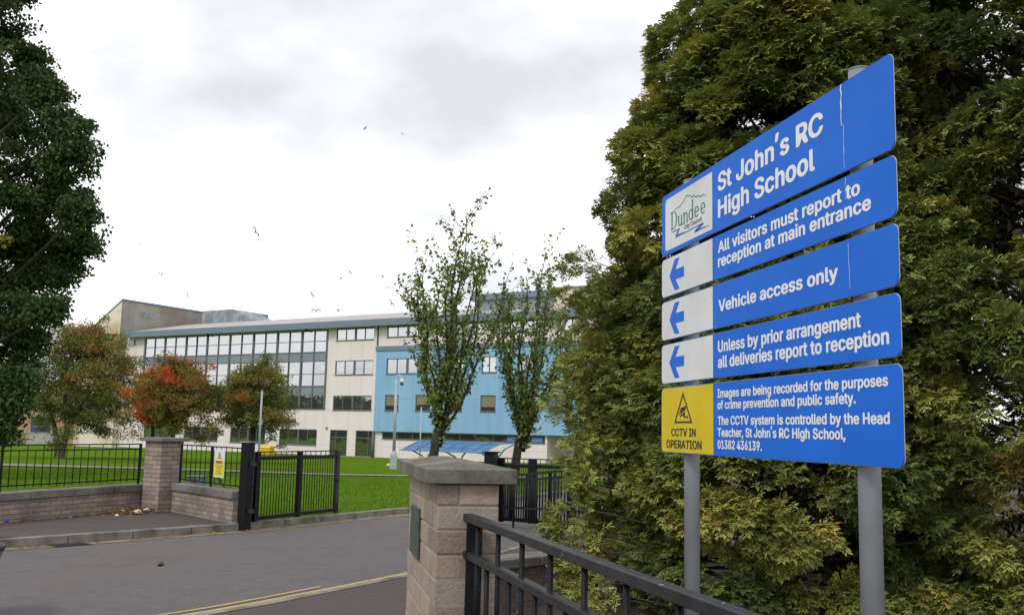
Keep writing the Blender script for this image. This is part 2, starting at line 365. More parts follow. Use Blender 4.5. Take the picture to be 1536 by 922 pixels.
def arrays_mesh(name, V, nper, m_, parent, tint, kverts=4):  # V (k, nper, 3): k templates instances made of quads
    k = V.shape[0]; nv = k * nper; nf = nv // kverts
    me = bpy.data.meshes.new(name)
    me.vertices.add(nv); me.vertices.foreach_set('co', V.reshape(-1).astype(np.float32))
    me.loops.add(nv); me.loops.foreach_set('vertex_index', np.arange(nv, dtype=np.int32))
    me.polygons.add(nf); me.polygons.foreach_set('loop_start', np.arange(0, nv, kverts, dtype=np.int32))
    a_ = me.attributes.new('tint', 'FLOAT', 'FACE')
    a_.data.foreach_set('value', np.repeat(np.clip(tint, 0, 1), nf // k).astype(np.float32))
    me.update(calc_edges=True)
    me.materials.append(m_)
    o = bpy.data.objects.new(name, me); col.objects.link(o)
    if parent: o.parent = parent
    return o
def unit(a): return a / (np.linalg.norm(a, axis=-1, keepdims=True) + 1e-9)
def leaf_quads(P, size, droop=0.2, aspect=0.55, tilt=None):
    """kite shaped leaves at P; growth directions random with a lean downwards"""
    n = len(P); g = unit(rng.normal(size=(n, 3)) + np.array([0, 0, -droop]))
    s_ = unit(np.cross(g, rng.normal(size=(n, 3)))); nn = np.cross(g, s_)
    L = (size * rng.uniform(0.65, 1.25, n))[:, None]; W = L * aspect * 0.5
    fold = nn * L * 0.12
    return np.stack([P, P + g * L * 0.5 + s_ * W + fold, P + g * L, P + g * L * 0.5 - s_ * W + fold], 1)

# ------------------------------------------------------------------ ground, roads, lawn
g = MB()
ys = [-900, -300, -100, -30, 0, 18, 36, 54, 72, 90, 140, 300, 900, 2500]; xs = [-2500, -700, -200, -80, -30, 0, 30, 80, 200, 700, 2500]
pv = [(x_, y_, gz(y_) - 0.22) for y_ in ys for x_ in xs]; nx = len(xs)
g.add(pv, [(j * nx + i, j * nx + i + 1, (j + 1) * nx + i + 1, (j + 1) * nx + i) for j in range(len(ys) - 1) for i in range(nx - 1)])
structure('ground', g, M['grass'])

far_kerb = [(-30, 6.5), (-12, 9.3), (-9, 10.6), (-7.3, 11.75), (-6.4, 12.5), (-5.98, 12.95), (-5.5, 13.5), (-4.98, 14.15), (-4.53, 14.68), (-4.06, 15.22), (-3.67, 15.95),
            (-3.03, 17.12), (-2.45, 18.05), (-1.82, 19.0), (-1.0, 20.6), (0.0, 22.7), (2.0, 26.5), (6, 32.5), (14, 42), (30, 58)]
near_kerb = [(-30, 1.5), (-12, 5.2), (-7, 6.2), (-4.6, 6.8), (-3.5, 7.5), (-2.60, 8.36), (-2.15, 9.06), (-1.9, 9.5), (-1.5, 10.2), (-1.02, 11.05), (-0.55, 12.1), (0.0, 13.4), (0.7, 15.0), (1.6, 17), (3.6, 21), (8, 27.5), (15, 35), (30, 50)]
def zig(P, z): return [Vector((a_, b_, z)) for a_, b_ in P]
r_ = MB(); r_.poly(zig(near_kerb, 0.0) + list(reversed(zig(far_kerb, 0.0))))
structure('road', r_, M['road'])
def offset_line(P, d):
    out = []
    for i, p in enumerate(P):
        a_ = Vector(P[max(i - 1, 0)]); b_ = Vector(P[min(i + 1, len(P) - 1)]); t_ = (b_ - a_).normalized()
        out.append((p[0] - t_.y * d, p[1] + t_.x * d))
    return out
def strip(mb, P, d0, d1, z, mi=0):
    A_ = offset_line(P, d0); B_ = offset_line(P, d1)
    for i in range(len(P) - 1): mb.quad((*A_[i], z), (*A_[i + 1], z), (*B_[i + 1], z), (*B_[i], z), mi)
def resample(P, step):
    out = [Vector(P[0])]; acc = 0
    for a_, b_ in zip(P[:-1], P[1:]):
        a_ = Vector(a_); b_ = Vector(b_); L = (b_ - a_).length; s_ = step - acc
        while s_ < L: out.append(a_.lerp(b_, s_ / L)); s_ += step
        acc = L - (s_ - step)
    return [tuple(p) for p in out]
gr = MB(); strip(gr, resample(far_kerb[2:15], 0.5), -0.02, -0.11, 0.004)
rs = resample(far_kerb[2:15], 0.35)
for i, p in enumerate(rs[:-1]):
    w0 = 0.12 + 0.09 * random.random(); A_ = offset_line([p, rs[i + 1]], -0.10); B_ = offset_line([p, rs[i + 1]], -w0)
    gr.quad((*A_[0], 0.005), (*A_[1], 0.005), (*B_[1], 0.005), (*B_[0], 0.005))
structure('road_edge_grit', gr, M['grit'])
yl = MB(); strip(yl, resample(near_kerb[3:11], 0.4), 0.10, 0.155, 0.005); strip(yl, resample(near_kerb[3:9], 0.4), 0.245, 0.295, 0.005)
strip(yl, resample(far_kerb[3:14], 0.4), -0.21, -0.25, 0.008)
structure('road_marking', yl, M['yline'])
pn = MB(); pn.poly(zig(near_kerb, 0.02) + [Vector((30, 30, 0.02)), Vector((30, -20, 0.02)), Vector((-30, -20, 0.02))])
structure('near_pavement', pn, M['pave'])
ke = MB(); strip(ke, resample(near_kerb[2:16], 0.45), 0.02, -0.10, 0.025)
structure('dropped_kerb', ke, M['kerb'])
# kerb stones along the far side
ks = MB(); K = resample(far_kerb[1:], 0.92); hgt = lambda p: 0.115 if p[1] < 14.9 else 0.105
for a_, b_ in zip(K[:-1], K[1:]):
    a_ = Vector(a_); b_ = Vector(b_); d_ = (b_ - a_).normalized(); n_ = Vector((-d_.y, d_.x))
    a2 = a_ + d_ * 0.006; b2 = b_ - d_ * 0.006; h0 = hgt(a_) + random.uniform(-.006, .006); h1 = hgt(b_) + random.uniform(-.006, .006)
    ks.add([(*a2, -.1), (*b2, -.1), (*(b2 + n_ * .14), -.1), (*(a2 + n_ * .14), -.1), (*(a2 + n_ * .012), h0), (*(b2 + n_ * .012), h1), (*(b2 + n_ * .14), h1), (*(a2 + n_ * .14), h0)],
           ((0, 3, 2, 1), (4, 5, 6, 7), (0, 1, 5, 4), (1, 2, 6, 5), (2, 3, 7, 6), (3, 0, 4, 7)))
structure('kerb', ks, M['kerb'], 0.012)
# left pavement between the kerb and the walls
WL0, WL1 = Vector((-9.6, 8.2)), Vector((-6.36, 17.42)); WR0, WR1 = Vector((-5.92, 17.12)), Vector((-4.17, 15.06))
lp = MB(); lp.poly(zig(offset_line(far_kerb, 0.13)[1:10], 0.105) + [Vector((-4.0, 15.5, .105)), Vector((-5.9, 17.5, 0.105)), Vector((-6.5, 17.6, 0.105)), Vector((-9.6, 8.2, 0.105)), Vector((-14, 7, .105))])
structure('pavement', lp, M['pave'])
# lawn
ln = MB(); lk = offset_line(far_kerb, 0.135)
near = [Vector((-80, 4)), Vector((-14, 4.0)), Vector((-9.75, 8.1)), Vector((-8.8, 10.8)), Vector((-7.7, 14.0)), Vector((-6.5, 17.5)), Vector((-5.85, 17.3)), Vector((-4.95, 16.25)), Vector((-4.12, 15.25))] + [Vector(p) for p in lk[10:]] + [Vector((80, 96))]
rows = [0, 0.02, 0.06, 0.12, 0.22, 0.36, 0.55, 0.8, 1.0]
vs = []; fs = []
for i, p in enumerate(near):
    q = Vector((p.x * 1.0 + (p.x + 6) * 0.9, 150))
    for j, s_ in enumerate(rows):
        c_ = p.lerp(q, s_); vs.append((c_.x, c_.y, gz(c_.y)))
for i in range(len(near) - 1):
    for j in range(len(rows) - 1):
        a_ = i * len(rows) + j; fs.append((a_, a_ + len(rows), a_ + len(rows) + 1, a_ + 1))
ln.add(vs, fs); lawn = structure('lawn', ln, M['grass'])
# path across the lawn
pp = MB(); pe = [(-60, 40.2), (-23, 40.6), (-15, 40.0), (-11.6, 39.3), (-6.8, 37.6), (-3.7, 38.3), (2, 40), (14, 45)]
pf = [(-60, 43.6), (-23, 43.6), (-15, 42.6), (-11.6, 41.3), (-6.8, 39.3), (-3.7, 40.0), (2, 41.7), (14, 47)]
for i in range(len(pe) - 1):
    a_, b_, c_, d_ = pe[i], pe[i + 1], pf[i + 1], pf[i]
    pp.quad(*[(p[0], p[1], gz(p[1]) + 0.035) for p in (a_, b_, c_, d_)])
structure('footpath', pp, M['path'])
# apron of paving at the foot of the school
# grass blades and clover on the near lawn
nb = 60000
bx = rng.uniform(-16, 4, nb); by = 14 + 26 * rng.random(nb) ** 1.5
bd = MB()
kx = np.array([p[0] for p in far_kerb]); ky = np.array([p[1] for p in far_kerb])
ok = np.where(by > 17.4, bx < np.interp(by, ky, kx) - 0.16, False)
wlx = np.interp(by, [8.2, 17.42], [-9.6, -6.36]); ok |= (bx < wlx - 0.28)
wrx = np.interp(by, [15.25, 17.12], [-4.12, -5.7]); ok |= ((by > 15.3) & (by <= 17.45) & (bx > wrx + 0.25) & (bx < np.interp(by, ky, kx) - 0.16))
bx, by = bx[ok], by[ok]; n_ = len(bx)
bz = np.interp(by, [18, 90], [0.1, -1.1])
base = np.stack([bx, by, bz], 1); ang = rng.uniform(0, 6.283, n_); sd = np.stack([np.cos(ang), np.sin(ang), 0 * ang], 1) * rng.uniform(0.006, 0.014, n_)[:, None]
tip = base + np.stack([rng.normal(0, .02, n_), rng.normal(0, .02, n_), rng.uniform(0.02, 0.05, n_)], 1)
V = np.stack([base - sd, base + sd, tip + sd * 0.3, tip - sd * 0.3], 1)
M['blade'] = leafmat('grass_blade', [(0, (0.075, 0.17, 0.008)), (0.6, (0.12, 0.24, 0.012)), (0.93, (0.17, 0.29, 0.025)), (1, (0.30, 0.27, 0.10))], 0.3)
tag(arrays_mesh('grass_blades', V, 4, M['blade'], None, rng.random(n_)), 'short green lawn grass behind the railings and along the kerb', 'grass', kind='stuff')
# planting bed under the conifers
sb = MB(); sb.poly([(-0.12, 6.9, .03), (0.05, 6.2, .03), (0.35, 4.2, .03), (0.75, 2.6, .03), (2, -3, .03), (14, -3, .03), (14, 16, .03), (2.2, 15.5, .03), (1.1, 9.2, .03), (-0.05, 8.3, .03)])
structure('planting_bed', sb, M['soil'])

# ------------------------------------------------------------------ the school
B0 = Vector((-12.54, 90.0, 0)); BA = R(-31.0)
fd = np.array([math.cos(BA), math.sin(BA), 0]); bk = np.array([-math.sin(BA), math.cos(BA), 0])
def push(s_, z_, y_):                                     # a façade measurement moved to the plane y_ behind/before the façade
    P = np.array(B0) + s_ * fd + np.array([0, 0, z_]); d = P - CAM
    k = np.dot(np.array(B0) + y_ * bk - CAM, bk) / np.dot(d, bk); Q = CAM + d * k - np.array(B0)
    return float(Q @ fd), float(Q[2])
school = empty('school_building', B0, BA, 'long four storey cream school with glazed front, blue wing and grey roof', 'school building')
def wall_holes(mb, s0, s1, z0, z1, holes, y, depth=0.14, mi=0):
    S = sorted({s0, s1, *[v for h in holes for v in h[:2] if s0 < v < s1]}); Z = sorted({z0, z1, *[v for h in holes for v in h[2:4] if z0 < v < z1]})
    for a_, b_ in zip(S[:-1], S[1:]):
        for c_, d_ in zip(Z[:-1], Z[1:]):
            ms, mz = (a_ + b_) / 2, (c_ + d_) / 2
            if any(h[0] < ms < h[1] and h[2] < mz < h[3] for h in holes): continue
            mb.quad((a_, y, c_), (b_, y, c_), (b_, y, d_), (a_, y, d_), mi)
    for h in holes:
        a_, b_, c_, d_ = h[:4]; Y = y + depth
        mb.quad((a_, y, c_), (a_, Y, c_), (a_, Y, d_), (a_, y, d_), mi); mb.quad((b_, y, d_), (b_, Y, d_), (b_, Y, c_), (b_, y, c_), mi)
        mb.quad((a_, y, d_), (a_, Y, d_), (b_, Y, d_), (b_, y, d_), mi); mb.quad((a_, y, c_), (b_, y, c_), (b_, Y, c_), (a_, Y, c_), mi)
ground_win = [(-11.8, -6.9, -0.12, 1.40), (-18.6, -13.7, -0.10, 1.38), (-25.5, -20.4, -0.06, 1.40), (-31.9, -27.3, 0.06, 1.46)]
cream_win = [(-4.97, -0.35, 9.86, 11.05), (-4.97, -0.35, 6.58, 7.94), (-5.05, -0.35, 3.25, 4.63)]
upper_win = [(1.17, 5.9, 10.0, 11.05), (7.3, 11.9, 10.0, 11.05), (13.3, 17.9, 10.0, 11.05), (19.3, 23.9, 10.0, 11.05), (25.3, 29.9, 10.0, 11.05), (31.3, 35.9, 10.0, 11.05)]
doors = [(-5.25, -3.14, -1.02, 1.41), (-2.1, -0.05, -1.02, 1.40)]
ribbon = (1.03, 18.1, 0.68, 1.31)
cw = (-32.6, -6.1, 3.3, 10.95)
slits = [(-34.55, -34.2, 10.29, 10.85), (-34.55, -34.2, 7.31, 7.98)]
far_win = [(21 + 6 * k, 25.4 + 6 * k, z_, z_ + 1.4) for k in range(4) for z_ in (-0.1, 3.25, 6.6)]
wl = MB(); s_recalc = False
wall_holes(wl, -36.4, 18.3, -1.6, 11.15, ground_win + cream_win + upper_win[:3] + doors + [ribbon, cw] + slits, 0)
wall_holes(wl, 18.3, 44, 1.38, 11.15, upper_win[3:] + [h for h in far_win if h[2] > 1], 0)
wall_holes(wl, 18.3, 44, -1.6, 1.38, [h for h in far_win if h[2] < 1], 2.5)
wl.quad((18.3, 0, -1.6), (18.3, 2.5, -1.6), (18.3, 2.5, 1.38), (18.3, 0, 1.38)); wl.quad((18.3, 0, 1.38), (18.3, 2.5, 1.38), (44, 2.5, 1.38), (44, 0, 1.38))
wl.quad((44, 0, -1.6), (44, 16, -1.6), (44, 16, 11.15), (44, 0, 11.15)); wl.quad((-36.4, 16, -1.6), (-36.4, 0, -1.6), (-36.4, 0, 11.15), (-36.4, 16, 11.15))
wl.quad((44, 16, -1.6), (-36.4, 16, -1.6), (-36.4, 16, 11.15), (44, 16, 11.15))
wl.quad((44, 16, 11.15), (44, 0, 11.15), (44, 8, 13.5), (44, 8, 13.5)) if False else None
wl.build('rendered_wall', M['render'], school); s_recalc = True
pl_ = MB(); pl_.box(-36.5, 18.35, -0.03, -0.003, -1.5, -0.98); pl_.build('plinth', M['greywall'], school)
def window(h, y, n=4, glassm='glass', thick_mid=True, blind=None, name='window', transom=None, split=None):
    a_, b_, c_, d_ = h[:4]; f_ = MB(); Y0, Y1 = y + 0.05, y + 0.13; w = 0.07
    f_.box(a_, b_, Y0, Y1, d_ - w, d_); f_.box(a_, b_, Y0, Y1, c_, c_ + w); f_.box(a_, a_ + w, Y0 + .002, Y1, c_ + w, d_ - w); f_.box(b_ - w, b_, Y0 + .002, Y1, c_ + w, d_ - w)
    xs_ = split if split else [a_ + (b_ - a_) * k / n for k in range(1, n)]
    for k, x_ in enumerate(xs_):
        ww = 0.11 if (thick_mid and n == 4 and k == 1) else 0.035
        f_.box(x_ - ww, x_ + ww, Y0 + .004, Y1, c_ + w, d_ - w)
    if transom: f_.box(a_ + w, b_ - w, Y0 + .006, Y1, transom - .04, transom + .04)
    f_.box(a_ - .04, b_ + .04, y - 0.05, y + 0.05, c_ - 0.05, c_ - 0.004)
    o_ = f_.build(name, M['frame'], school)
    p_ = MB(); p_.quad((a_ + .01, y + .1, c_ + .01), (b_ - .01, y + .1, c_ + .01), (b_ - .01, y + .1, d_ - .01), (a_ + .01, y + .1, d_ - .01)); p_.build('pane', M[glassm], o_)
    if blind:
        q_ = MB(); q_.box(a_ + w, b_ - w, y + .085, y + .097, d_ - w - (d_ - c_) * blind[0], d_ - w)
        q_.build('blind', M[blind[1]], o_)
    return o_
for h in ground_win: window(h, 0, 4, 'glass2')
for h in cream_win: window(h, 0, 4, 'glass' if h[2] > 5 else 'glass2')
for h in upper_win: window(h, 0, 4)
for h in far_win: window(h, 0 if h[2] > 1 else 2.5, 4, 'glass2')
for h in slits: window(h, 0, 1, 'glassd')
window(doors[0], 0, 2, 'glassd', name='glazed_door', transom=0.72, split=[-4.55])
window(doors[1], 0, 2, 'glassd', name='glazed_door', transom=0.72, split=[-0.62])
rb_ = window(ribbon, 0, 10, 'glassd', name='ribbon_window')
for k in range(3): bp = MB(); bp.box(14.4 + k * 1.2, 15.45 + k * 1.2, 0.035, 0.045, 0.80, 1.16); bp.build('blue_panel', M['shelterblue'], rb_)
# curtain wall, eight bays
ms = [-32.6, -29.33, -25.96, -22.75, -19.36, -15.98, -12.66, -9.36, -6.1]
for i in range(8):
    a_, b_ = ms[i], ms[i + 1]; mid = (a_ + b_) / 2; f_ = MB(); y0 = -0.06
    for x_, w in ((a_, .11), (mid, .045)) + (((b_, .11),) if i == 7 else ()): f_.box(x_ - w, x_ + w, y0, 0.1, 3.3, 10.95)
    for z_, w in ((3.34, .06), (4.63, .045), (5.55, .045), (6.72, .03), (7.95, .045), (8.84, .045), (9.9, .03), (10.91, .05)):
        f_.box(a_ + .11, mid - .045, y0 + .01, 0.098, z_ - w, z_ + w); f_.box(mid + .045, b_ - .11, y0 + .01, 0.098, z_ - w, z_ + w)
    fr = f_.build('curtain_wall_bay', M['frame'], school)
    for z0, z1 in ((4.63, 5.55), (7.95, 8.84)):
        sp = MB(); sp.quad((a_ + .1, 0.0, z0), (b_ - .1, 0.0, z0), (b_ - .1, 0.0, z1), (a_ + .1, 0.0, z1)); sp.build('spandrel_panel', M['spandrel'], fr)
    for z0, z1 in ((8.84, 10.95), (5.55, 7.95)):
        p_ = MB()
        for u0, u1 in ((a_ + .1, mid), (mid, b_ - .1)):
            j = random.uniform(-.012, .012); p_.quad((u0, 0.02 + j, z0), (u1, 0.02 - j, z0), (u1, 0.02 - j, z1), (u0, 0.02 + j, z1))
        p_.build('pane', M['glass'], fr)
    p_ = MB(); p_.quad((a_ + .1, 0.02, 3.3), (b_ - .1, 0.02, 3.3), (b_ - .1, 0.02, 4.63), (a_ + .1, 0.02, 4.63)); p_.build('pane', M['glass2'], fr)
# blue wing, slightly proud
yb = -0.32
bs0, bzt = push(0.0, 9.2, yb); _, bzb = push(0.0, 1.37, yb)
def ph(h): a_, c_ = push(h[0], h[2], yb); b_, d_ = push(h[1], h[3], yb); return (a_, b_, c_, d_)
bw = [ph(h) for h in [(1.23, 5.9, 6.61, 8.03), (8.1, 9.8, 6.61, 8.03), (11.67, 13.18, 6.61, 8.03), (15.3, 16.9, 6.61, 8.03), (19, 20.6, 6.61, 8.03)]]
bs_ = [ph(h) for h in [(1.21, 2.79, 3.25, 4.7), (4.68, 6.36, 3.25, 4.7), (8.15, 9.74, 3.25, 4.68), (11.64, 13.2, 3.25, 4.66), (15.3, 16.9, 3.25, 4.66), (19, 20.6, 3.25, 4.66)]]
s_recalc = False
bb = MB(); wall_holes(bb, bs0, 30, bzb, bzt - .42, bw + bs_, yb)
bb.quad((bs0, 0, bzb), (bs0, yb, bzb), (bs0, yb, bzt - .42), (bs0, 0, bzt - .42)); bb.quad((30, yb, bzb), (30, 0, bzb), (30, 0, bzt - .42), (30, yb, bzt - .42))
bb.quad((bs0, 0, bzb), (30, 0, bzb), (30, yb, bzb), (bs0, yb, bzb)); bb.build('blue_wing', M['blue'], school); s_recalc = True
bt = MB(); bt.box(bs0 - .06, 30.06, yb - .08, -0.003, bzt - .42, bzt); bt.build('parapet', M['fascia'], school)
for i, h in enumerate(bw): window(h, yb, 4 if i == 0 else 2, 'glass', blind=None)
for i, h in enumerate(bs_): window(h, yb, 1, 'glass2', blind=((0.62, 0.55, 0.5, 0.66, .6, .6)[i], 'blind'))
# eaves, roof
e0, ez0 = push(-36.6, 11.16, -0.9); _, ez1 = push(-36.6, 11.80, -0.9)
fa = MB(); fa.box(e0, 45, -0.9, -0.72, ez0, ez1); fa.build('fascia', M['fascia'], school)
so = MB(); so.box(e0 + .02, 44.9, -0.719, 0.4, ez0 + .18, ez0 + .24); so.build('soffit', M['dark'], school)  # dark colour stands in for the shadow under the eaves
rf = MB(); rf.quad((e0 + .02, -0.8, ez1 - .02), (45, -0.8, ez1 - .02), (45, 8, 13.45), (e0 + .02, 8, 13.45)); rf.quad((45, 16.8, ez1 - .02), (e0 + .02, 16.8, ez1 - .02), (e0 + .02, 8, 13.45), (45, 8, 13.45))
rf.poly([(45, -.8, ez1 - .02), (45, 16.8, ez1 - .02), (45, 8, 13.45)]); rf.poly([(e0 + .02, 16.8, ez1 - .02), (e0 + .02, -.8, ez1 - .02), (e0 + .02, 8, 13.45)])
rfo = rf.build('roof', M['sheet'], school)
# stair tower at the left end
ts = -37.05; tz = 15.62
tw = MB(); yt = -0.9
t1, z1_ = push(-37.1, 15.6, yt); t0, z0_ = push(-44.0, 11.35, yt)
tw.poly([(t0, yt, -1.6), (t1, yt, -1.6), (t1, yt, z1_), (t0, yt, z0_)]); tw.poly([(t1, 0.02, -1.6), (t1, yt, -1.6), (t1, yt, z1_ - .1), (t1, 0.02, z1_ - .1)])
tower = tw.build('stair_tower', M['render2'], school)
tr = MB(); tr.poly([(t1 + .005, yt + 1.0, 9), (t1 + .005, 11, 9), (t1 + .005, 11, z1_ - .25), (t1 + .005, yt + .9, z1_)])
tr.poly([(t1, 11, -1.6), (t1 - 6.95, 11, -1.6), (t1 - 6.95, 11, z0_), (t1, 11, z1_ - .2)])
tr.poly([(t1 + .005, yt, 11.2), (t1 + .005, yt + 1.0, 11.2), (t1 + .005, yt + .95, z1_), (t1 + .005, yt, z1_)])
tr.build('concrete_flank', M['bconc'], tower)
tb = MB(); tb.box(t1 + .006, t1 + .04, 1.55, 3.5, 13.62, 14.25); tb.build('louvre', M['bluebox'], tower)
tp = MB(); tp.prism([(t1 + .08, yt - .06, z1_ + .02), (t0 - .1, yt - .06, z0_ + .02), (t0 - .1, yt - .06, z0_ - .16), (t1 + .08, yt - .06, z1_ - .16)], (0, 12.1, -0.1)); tp.build('roof', M['fascia'], tower)
pb = MB(); pb.box(-33.2, -28.2, 8.2, 14, 12, 15.0); pb.prism([(-28.2, 8.2, 12), (-28.2, 8.2, 15.0), (-26.2, 9.4, 13.9), (-26.2, 9.4, 12)], (0, 4, 0)); pb.build('rooftop_plant_room', M['bluebox'], rfo)
q0, qz = push(10.8, 13.47, 3.5); q1, _ = push(18.9, 13.5, 3.5); q2, qz2 = push(21.8, 13.62, 3.5)
us = MB(); us.box(q0, q1, 3.5, 12, 11.9, qz - .55); us.build('roof_storey', M['spandrel'], rfo)
us2 = MB(); us2.box(q0 - .2, q1 - .02, 3.2, 12.2, qz - .55, qz); us2.build('roof_storey_fascia', M['fascia'], rfo)
us3 = MB(); us3.box(q1, 44, 3.3, 12.1, 11.7, qz2 - .12); us3.build('roof_storey_wall', M['render2'], rfo)
us4 = MB(); us4.box(q1 - .15, 44.2, 3.1, 12.3, qz2 - .12, qz2); us4.build('coping', M['fascia'], rfo)
dpz = MB(); dpz.tube([(0.12, -.05, 9.3), (0.12, -.05, 11.15)], .07, 8); dpz.tube([(0.1, -.12, -1.2), (0.1, -.12, bzb)], .13, 8); dpz.build('downpipe', M['frame'], school)
for s_ in (-22.4, -8.6, 5.9, 14.0):
    sm = MB(); sm.tube([(s_, -.30, ez0 + .2), (s_, -.30, ez0 + .02), (s_, -.30, ez0 - .14), (s_, -.30, ez0 - .2)], [.16, .16, .13, .05], 8); sm.build('eaves_light', M['dark'], school)
al = MB(); al.box(-5.75, -5.55, -.1, -.003, 1.45, 1.65); al.build('alarm_box', M['red'], school)

# low buildings beyond the left end
lb = empty('low_building', (0, 0, 0), 0, 'low tan flat-roofed building behind the leftmost rowan, with dark blue window', 'low building')
def world_of(s_, y_, z_): v = np.array(B0) + s_ * fd + y_ * bk; return Vector((v[0], v[1], z_))
T_ = Matrix.Translation(B0) @ Matrix.Rotation(BA, 4, 'Z')
w_ = MB(); w_.T = T_; w_.box(-58, t0 - .02, 1.5, 10, -1.6, 3.3); w_.build('wall', M['tan'], lb)
w_ = MB(); w_.T = T_; w_.box(-58.3, t0 - .04, 1.2, 10.2, 3.3, 3.6); w_.build('roof', M['fascia'], lb)
w_ = MB(); w_.T = T_; w_.box(-54.5, -50.7, 1.40, 1.49, 0.2, 2.2); wf = w_.build('window', M['frame'], lb)
w_ = MB(); w_.T = T_; w_.box(-54.4, -50.8, 1.36, 1.398, 1.1, 2.1); w_.build('pane', M['dark'], wf)
w_ = MB(); w_.T = T_; w_.box(-54.4, -50.8, 1.36, 1.398, 0.3, 0.9); w_.build('panel', M['navy'], wf)
w_ = MB(); w_.T = T_; w_.box(-57.5, -51.3, -2.0, -1.7, -1.3, 0.25); w_.box(-57.6, -51.2, -2.05, -1.65, .25, .33)
tag(w_.build('low_wall', M['render2']), 'low cream rendered wall half hidden by the big dark tree', 'wall')
w_ = MB(); w_.T = T_; w_.box(-49.6, -44.6, -2.2, -1.9, -1.3, 0.25); w_.box(-49.7, -44.5, -2.25, -1.85, .25, .33)
tag(w_.build('low_wall', M['greywall']), 'low grey roughcast wall behind the trunk of the leftmost rowan', 'wall')

# ------------------------------------------------------------------ wood behind the viewer, seen only in the window panes
tw_ = []
for k in range(300):
    h_ = rng.uniform(6.5, 10)
    c_ = np.array([-118 - 22 * rng.random(), rng.uniform(-75, 85), h_ * 0.5 - 1.6])
    tw_.append(c_ + unit(rng.normal(size=(130, 3))) * np.array([4.2, 4.2, h_ * 0.56]) * rng.uniform(0.7, 1, (130, 1)))
tw_ = np.concatenate(tw_); tag(arrays_mesh('distant_wood', leaf_quads(tw_, 1.9, 0.2, 0.95), 4, M['wood'], None, rng.random(len(tw_))), 'far green wood across the street mirrored in the school windows', 'wood', kind='stuff')

# ------------------------------------------------------------------ trees
def limb(mb, a, b, r0, r1, bend=0.15, n=5, sides=6, up=0.0):
    a = Vector(a); b = Vector(b); L = (b - a).length; pts = []; o_ = Vector((random.uniform(-1, 1), random.uniform(-1, 1), random.uniform(-.3, 1))) * L * bend
    for i in range(n + 1):
        s_ = i / n; p = a.lerp(b, s_) + o_ * math.sin(math.pi * s_) * 0.5 + Vector((0, 0, -up * L * math.sin(math.pi * s_)))
        pts.append(p)
    mb.tube(pts, [r0 + (r1 - r0) * i / n for i in range(n + 1)], sides); return pts
def rowan(name, base, H, W, trunk_h, tr, label, redness, nbough=22, lean=(0, 0), seed=1, two=False):
    global rng
    random.seed(seed); rng = np.random.default_rng(seed)
    root = empty(name, base, 0, label, 'tree', 'autumn rowan trees on the school lawn')
    tm = MB(); fork = Vector((lean[0] * .25, lean[1] * .25, trunk_h * .8))
    tm.tube([(0, 0, -.15), (0, 0, .05), fork * .5, fork], [tr * 1.4, tr * 1.05, tr * .9, tr * .8], 10)
    if two: tm.tube([(-.15, .05, -.1), (-.25, .05, fork.z * .5), (-.55, 0, fork.z * 1.1), (-.9, 0, fork.z * 1.7)], [tr * .9, tr * .7, tr * .6, tr * .3], 8)
    zc = trunk_h + (H - trunk_h) * .40; P = []; Tn = []
    sz = .15 * (W / 2.4) ** .35
    mains = []
    for k in range(5):
        an = 2 * math.pi * k / 5 + rng.random(); tgt = Vector((math.cos(an) * W * .4 + lean[0], math.sin(an) * W * .4 + lean[1], zc + (H - zc) * rng.uniform(.1, .65)))
        mains.append(limb(tm, fork - Vector((0, 0, .1)), tgt, tr * .5, tr * .14, .25))
    mains.append(limb(tm, fork - Vector((0, 0, .1)), Vector((lean[0], lean[1], H * .86)), tr * .6, tr * .1, .15))
    for k in range(nbough):
        an = k * 2.39996 + rng.uniform(-.3, .3); f_ = (k + .5) / nbough           # spiral up the crown
        z_ = trunk_h * 1.02 + (H * .97 - trunk_h) * f_ ** .92
        prof = (math.sin(math.pi * min(1, .30 + .70 * f_)) ** .75) if f_ > .25 else (.72 + 1.1 * f_)
        r_ = W * min(1, prof) * rng.uniform(.42, .88)
        c = np.array([math.cos(an) * r_ + lean[0], math.sin(an) * r_ + lean[1], z_])
        m_ = min((p for L in mains for p in L[1:]), key=lambda p: (p - Vector(c)).length + (0 if p.z < c[2] else .9))
        limb(tm, m_, tuple(c), tr * .2, tr * .05, .2, 5, 5)
        hue = redness(c); rb_ = W * rng.uniform(.20, .36)
        for q in range(int(7 + rng.integers(0, 6))):                             # sprigs along the bough
            v = rng.normal(size=3) * np.array([rb_, rb_, rb_ * .52]); cc = c + v - np.array([0, 0, .15 * (v[0] ** 2 + v[1] ** 2) / max(rb_, .1)])
            limb(tm, tuple(c), tuple(cc), tr * .06, .006, .2, 3, 4)
            n_ = int(rng.uniform(55, 135)); rr = rng.uniform(.16, .30) * (W / 2.4) ** .6
            P.append(cc + np.clip(rng.normal(size=(n_, 3)), -1.6, 1.6) * rr * np.array([1, 1, .62]) - np.array([0, 0, .05])); Tn.append(np.clip(hue + rng.normal(0, .06) + rng.normal(0, .085, n_), 0, 1))
    tm.build('trunk', M['bark'] if two else M['bark2'], root)
    P = np.concatenate(P); Tn = np.concatenate(Tn)
    arrays_mesh('crown', leaf_quads(P, sz, .5, .42), 4, M['rowan'], root, Tn)
    return root
def lawn_at(px, Y): p = at(px, 600, Y); return Vector((p.x, p.y, gz(Y)))
rowan('rowan_tree', lawn_at(97, 60), 8.3, 3.15, 2.3, .25, 'leftmost rowan, widest, brownish green crown in front of the stair tower', lambda c: rng.uniform(.04, .30) + (.22 if rng.random() < .3 else 0) + (.2 if c[2] > 6.4 else 0), 54, (1.15, 0), 3, True)
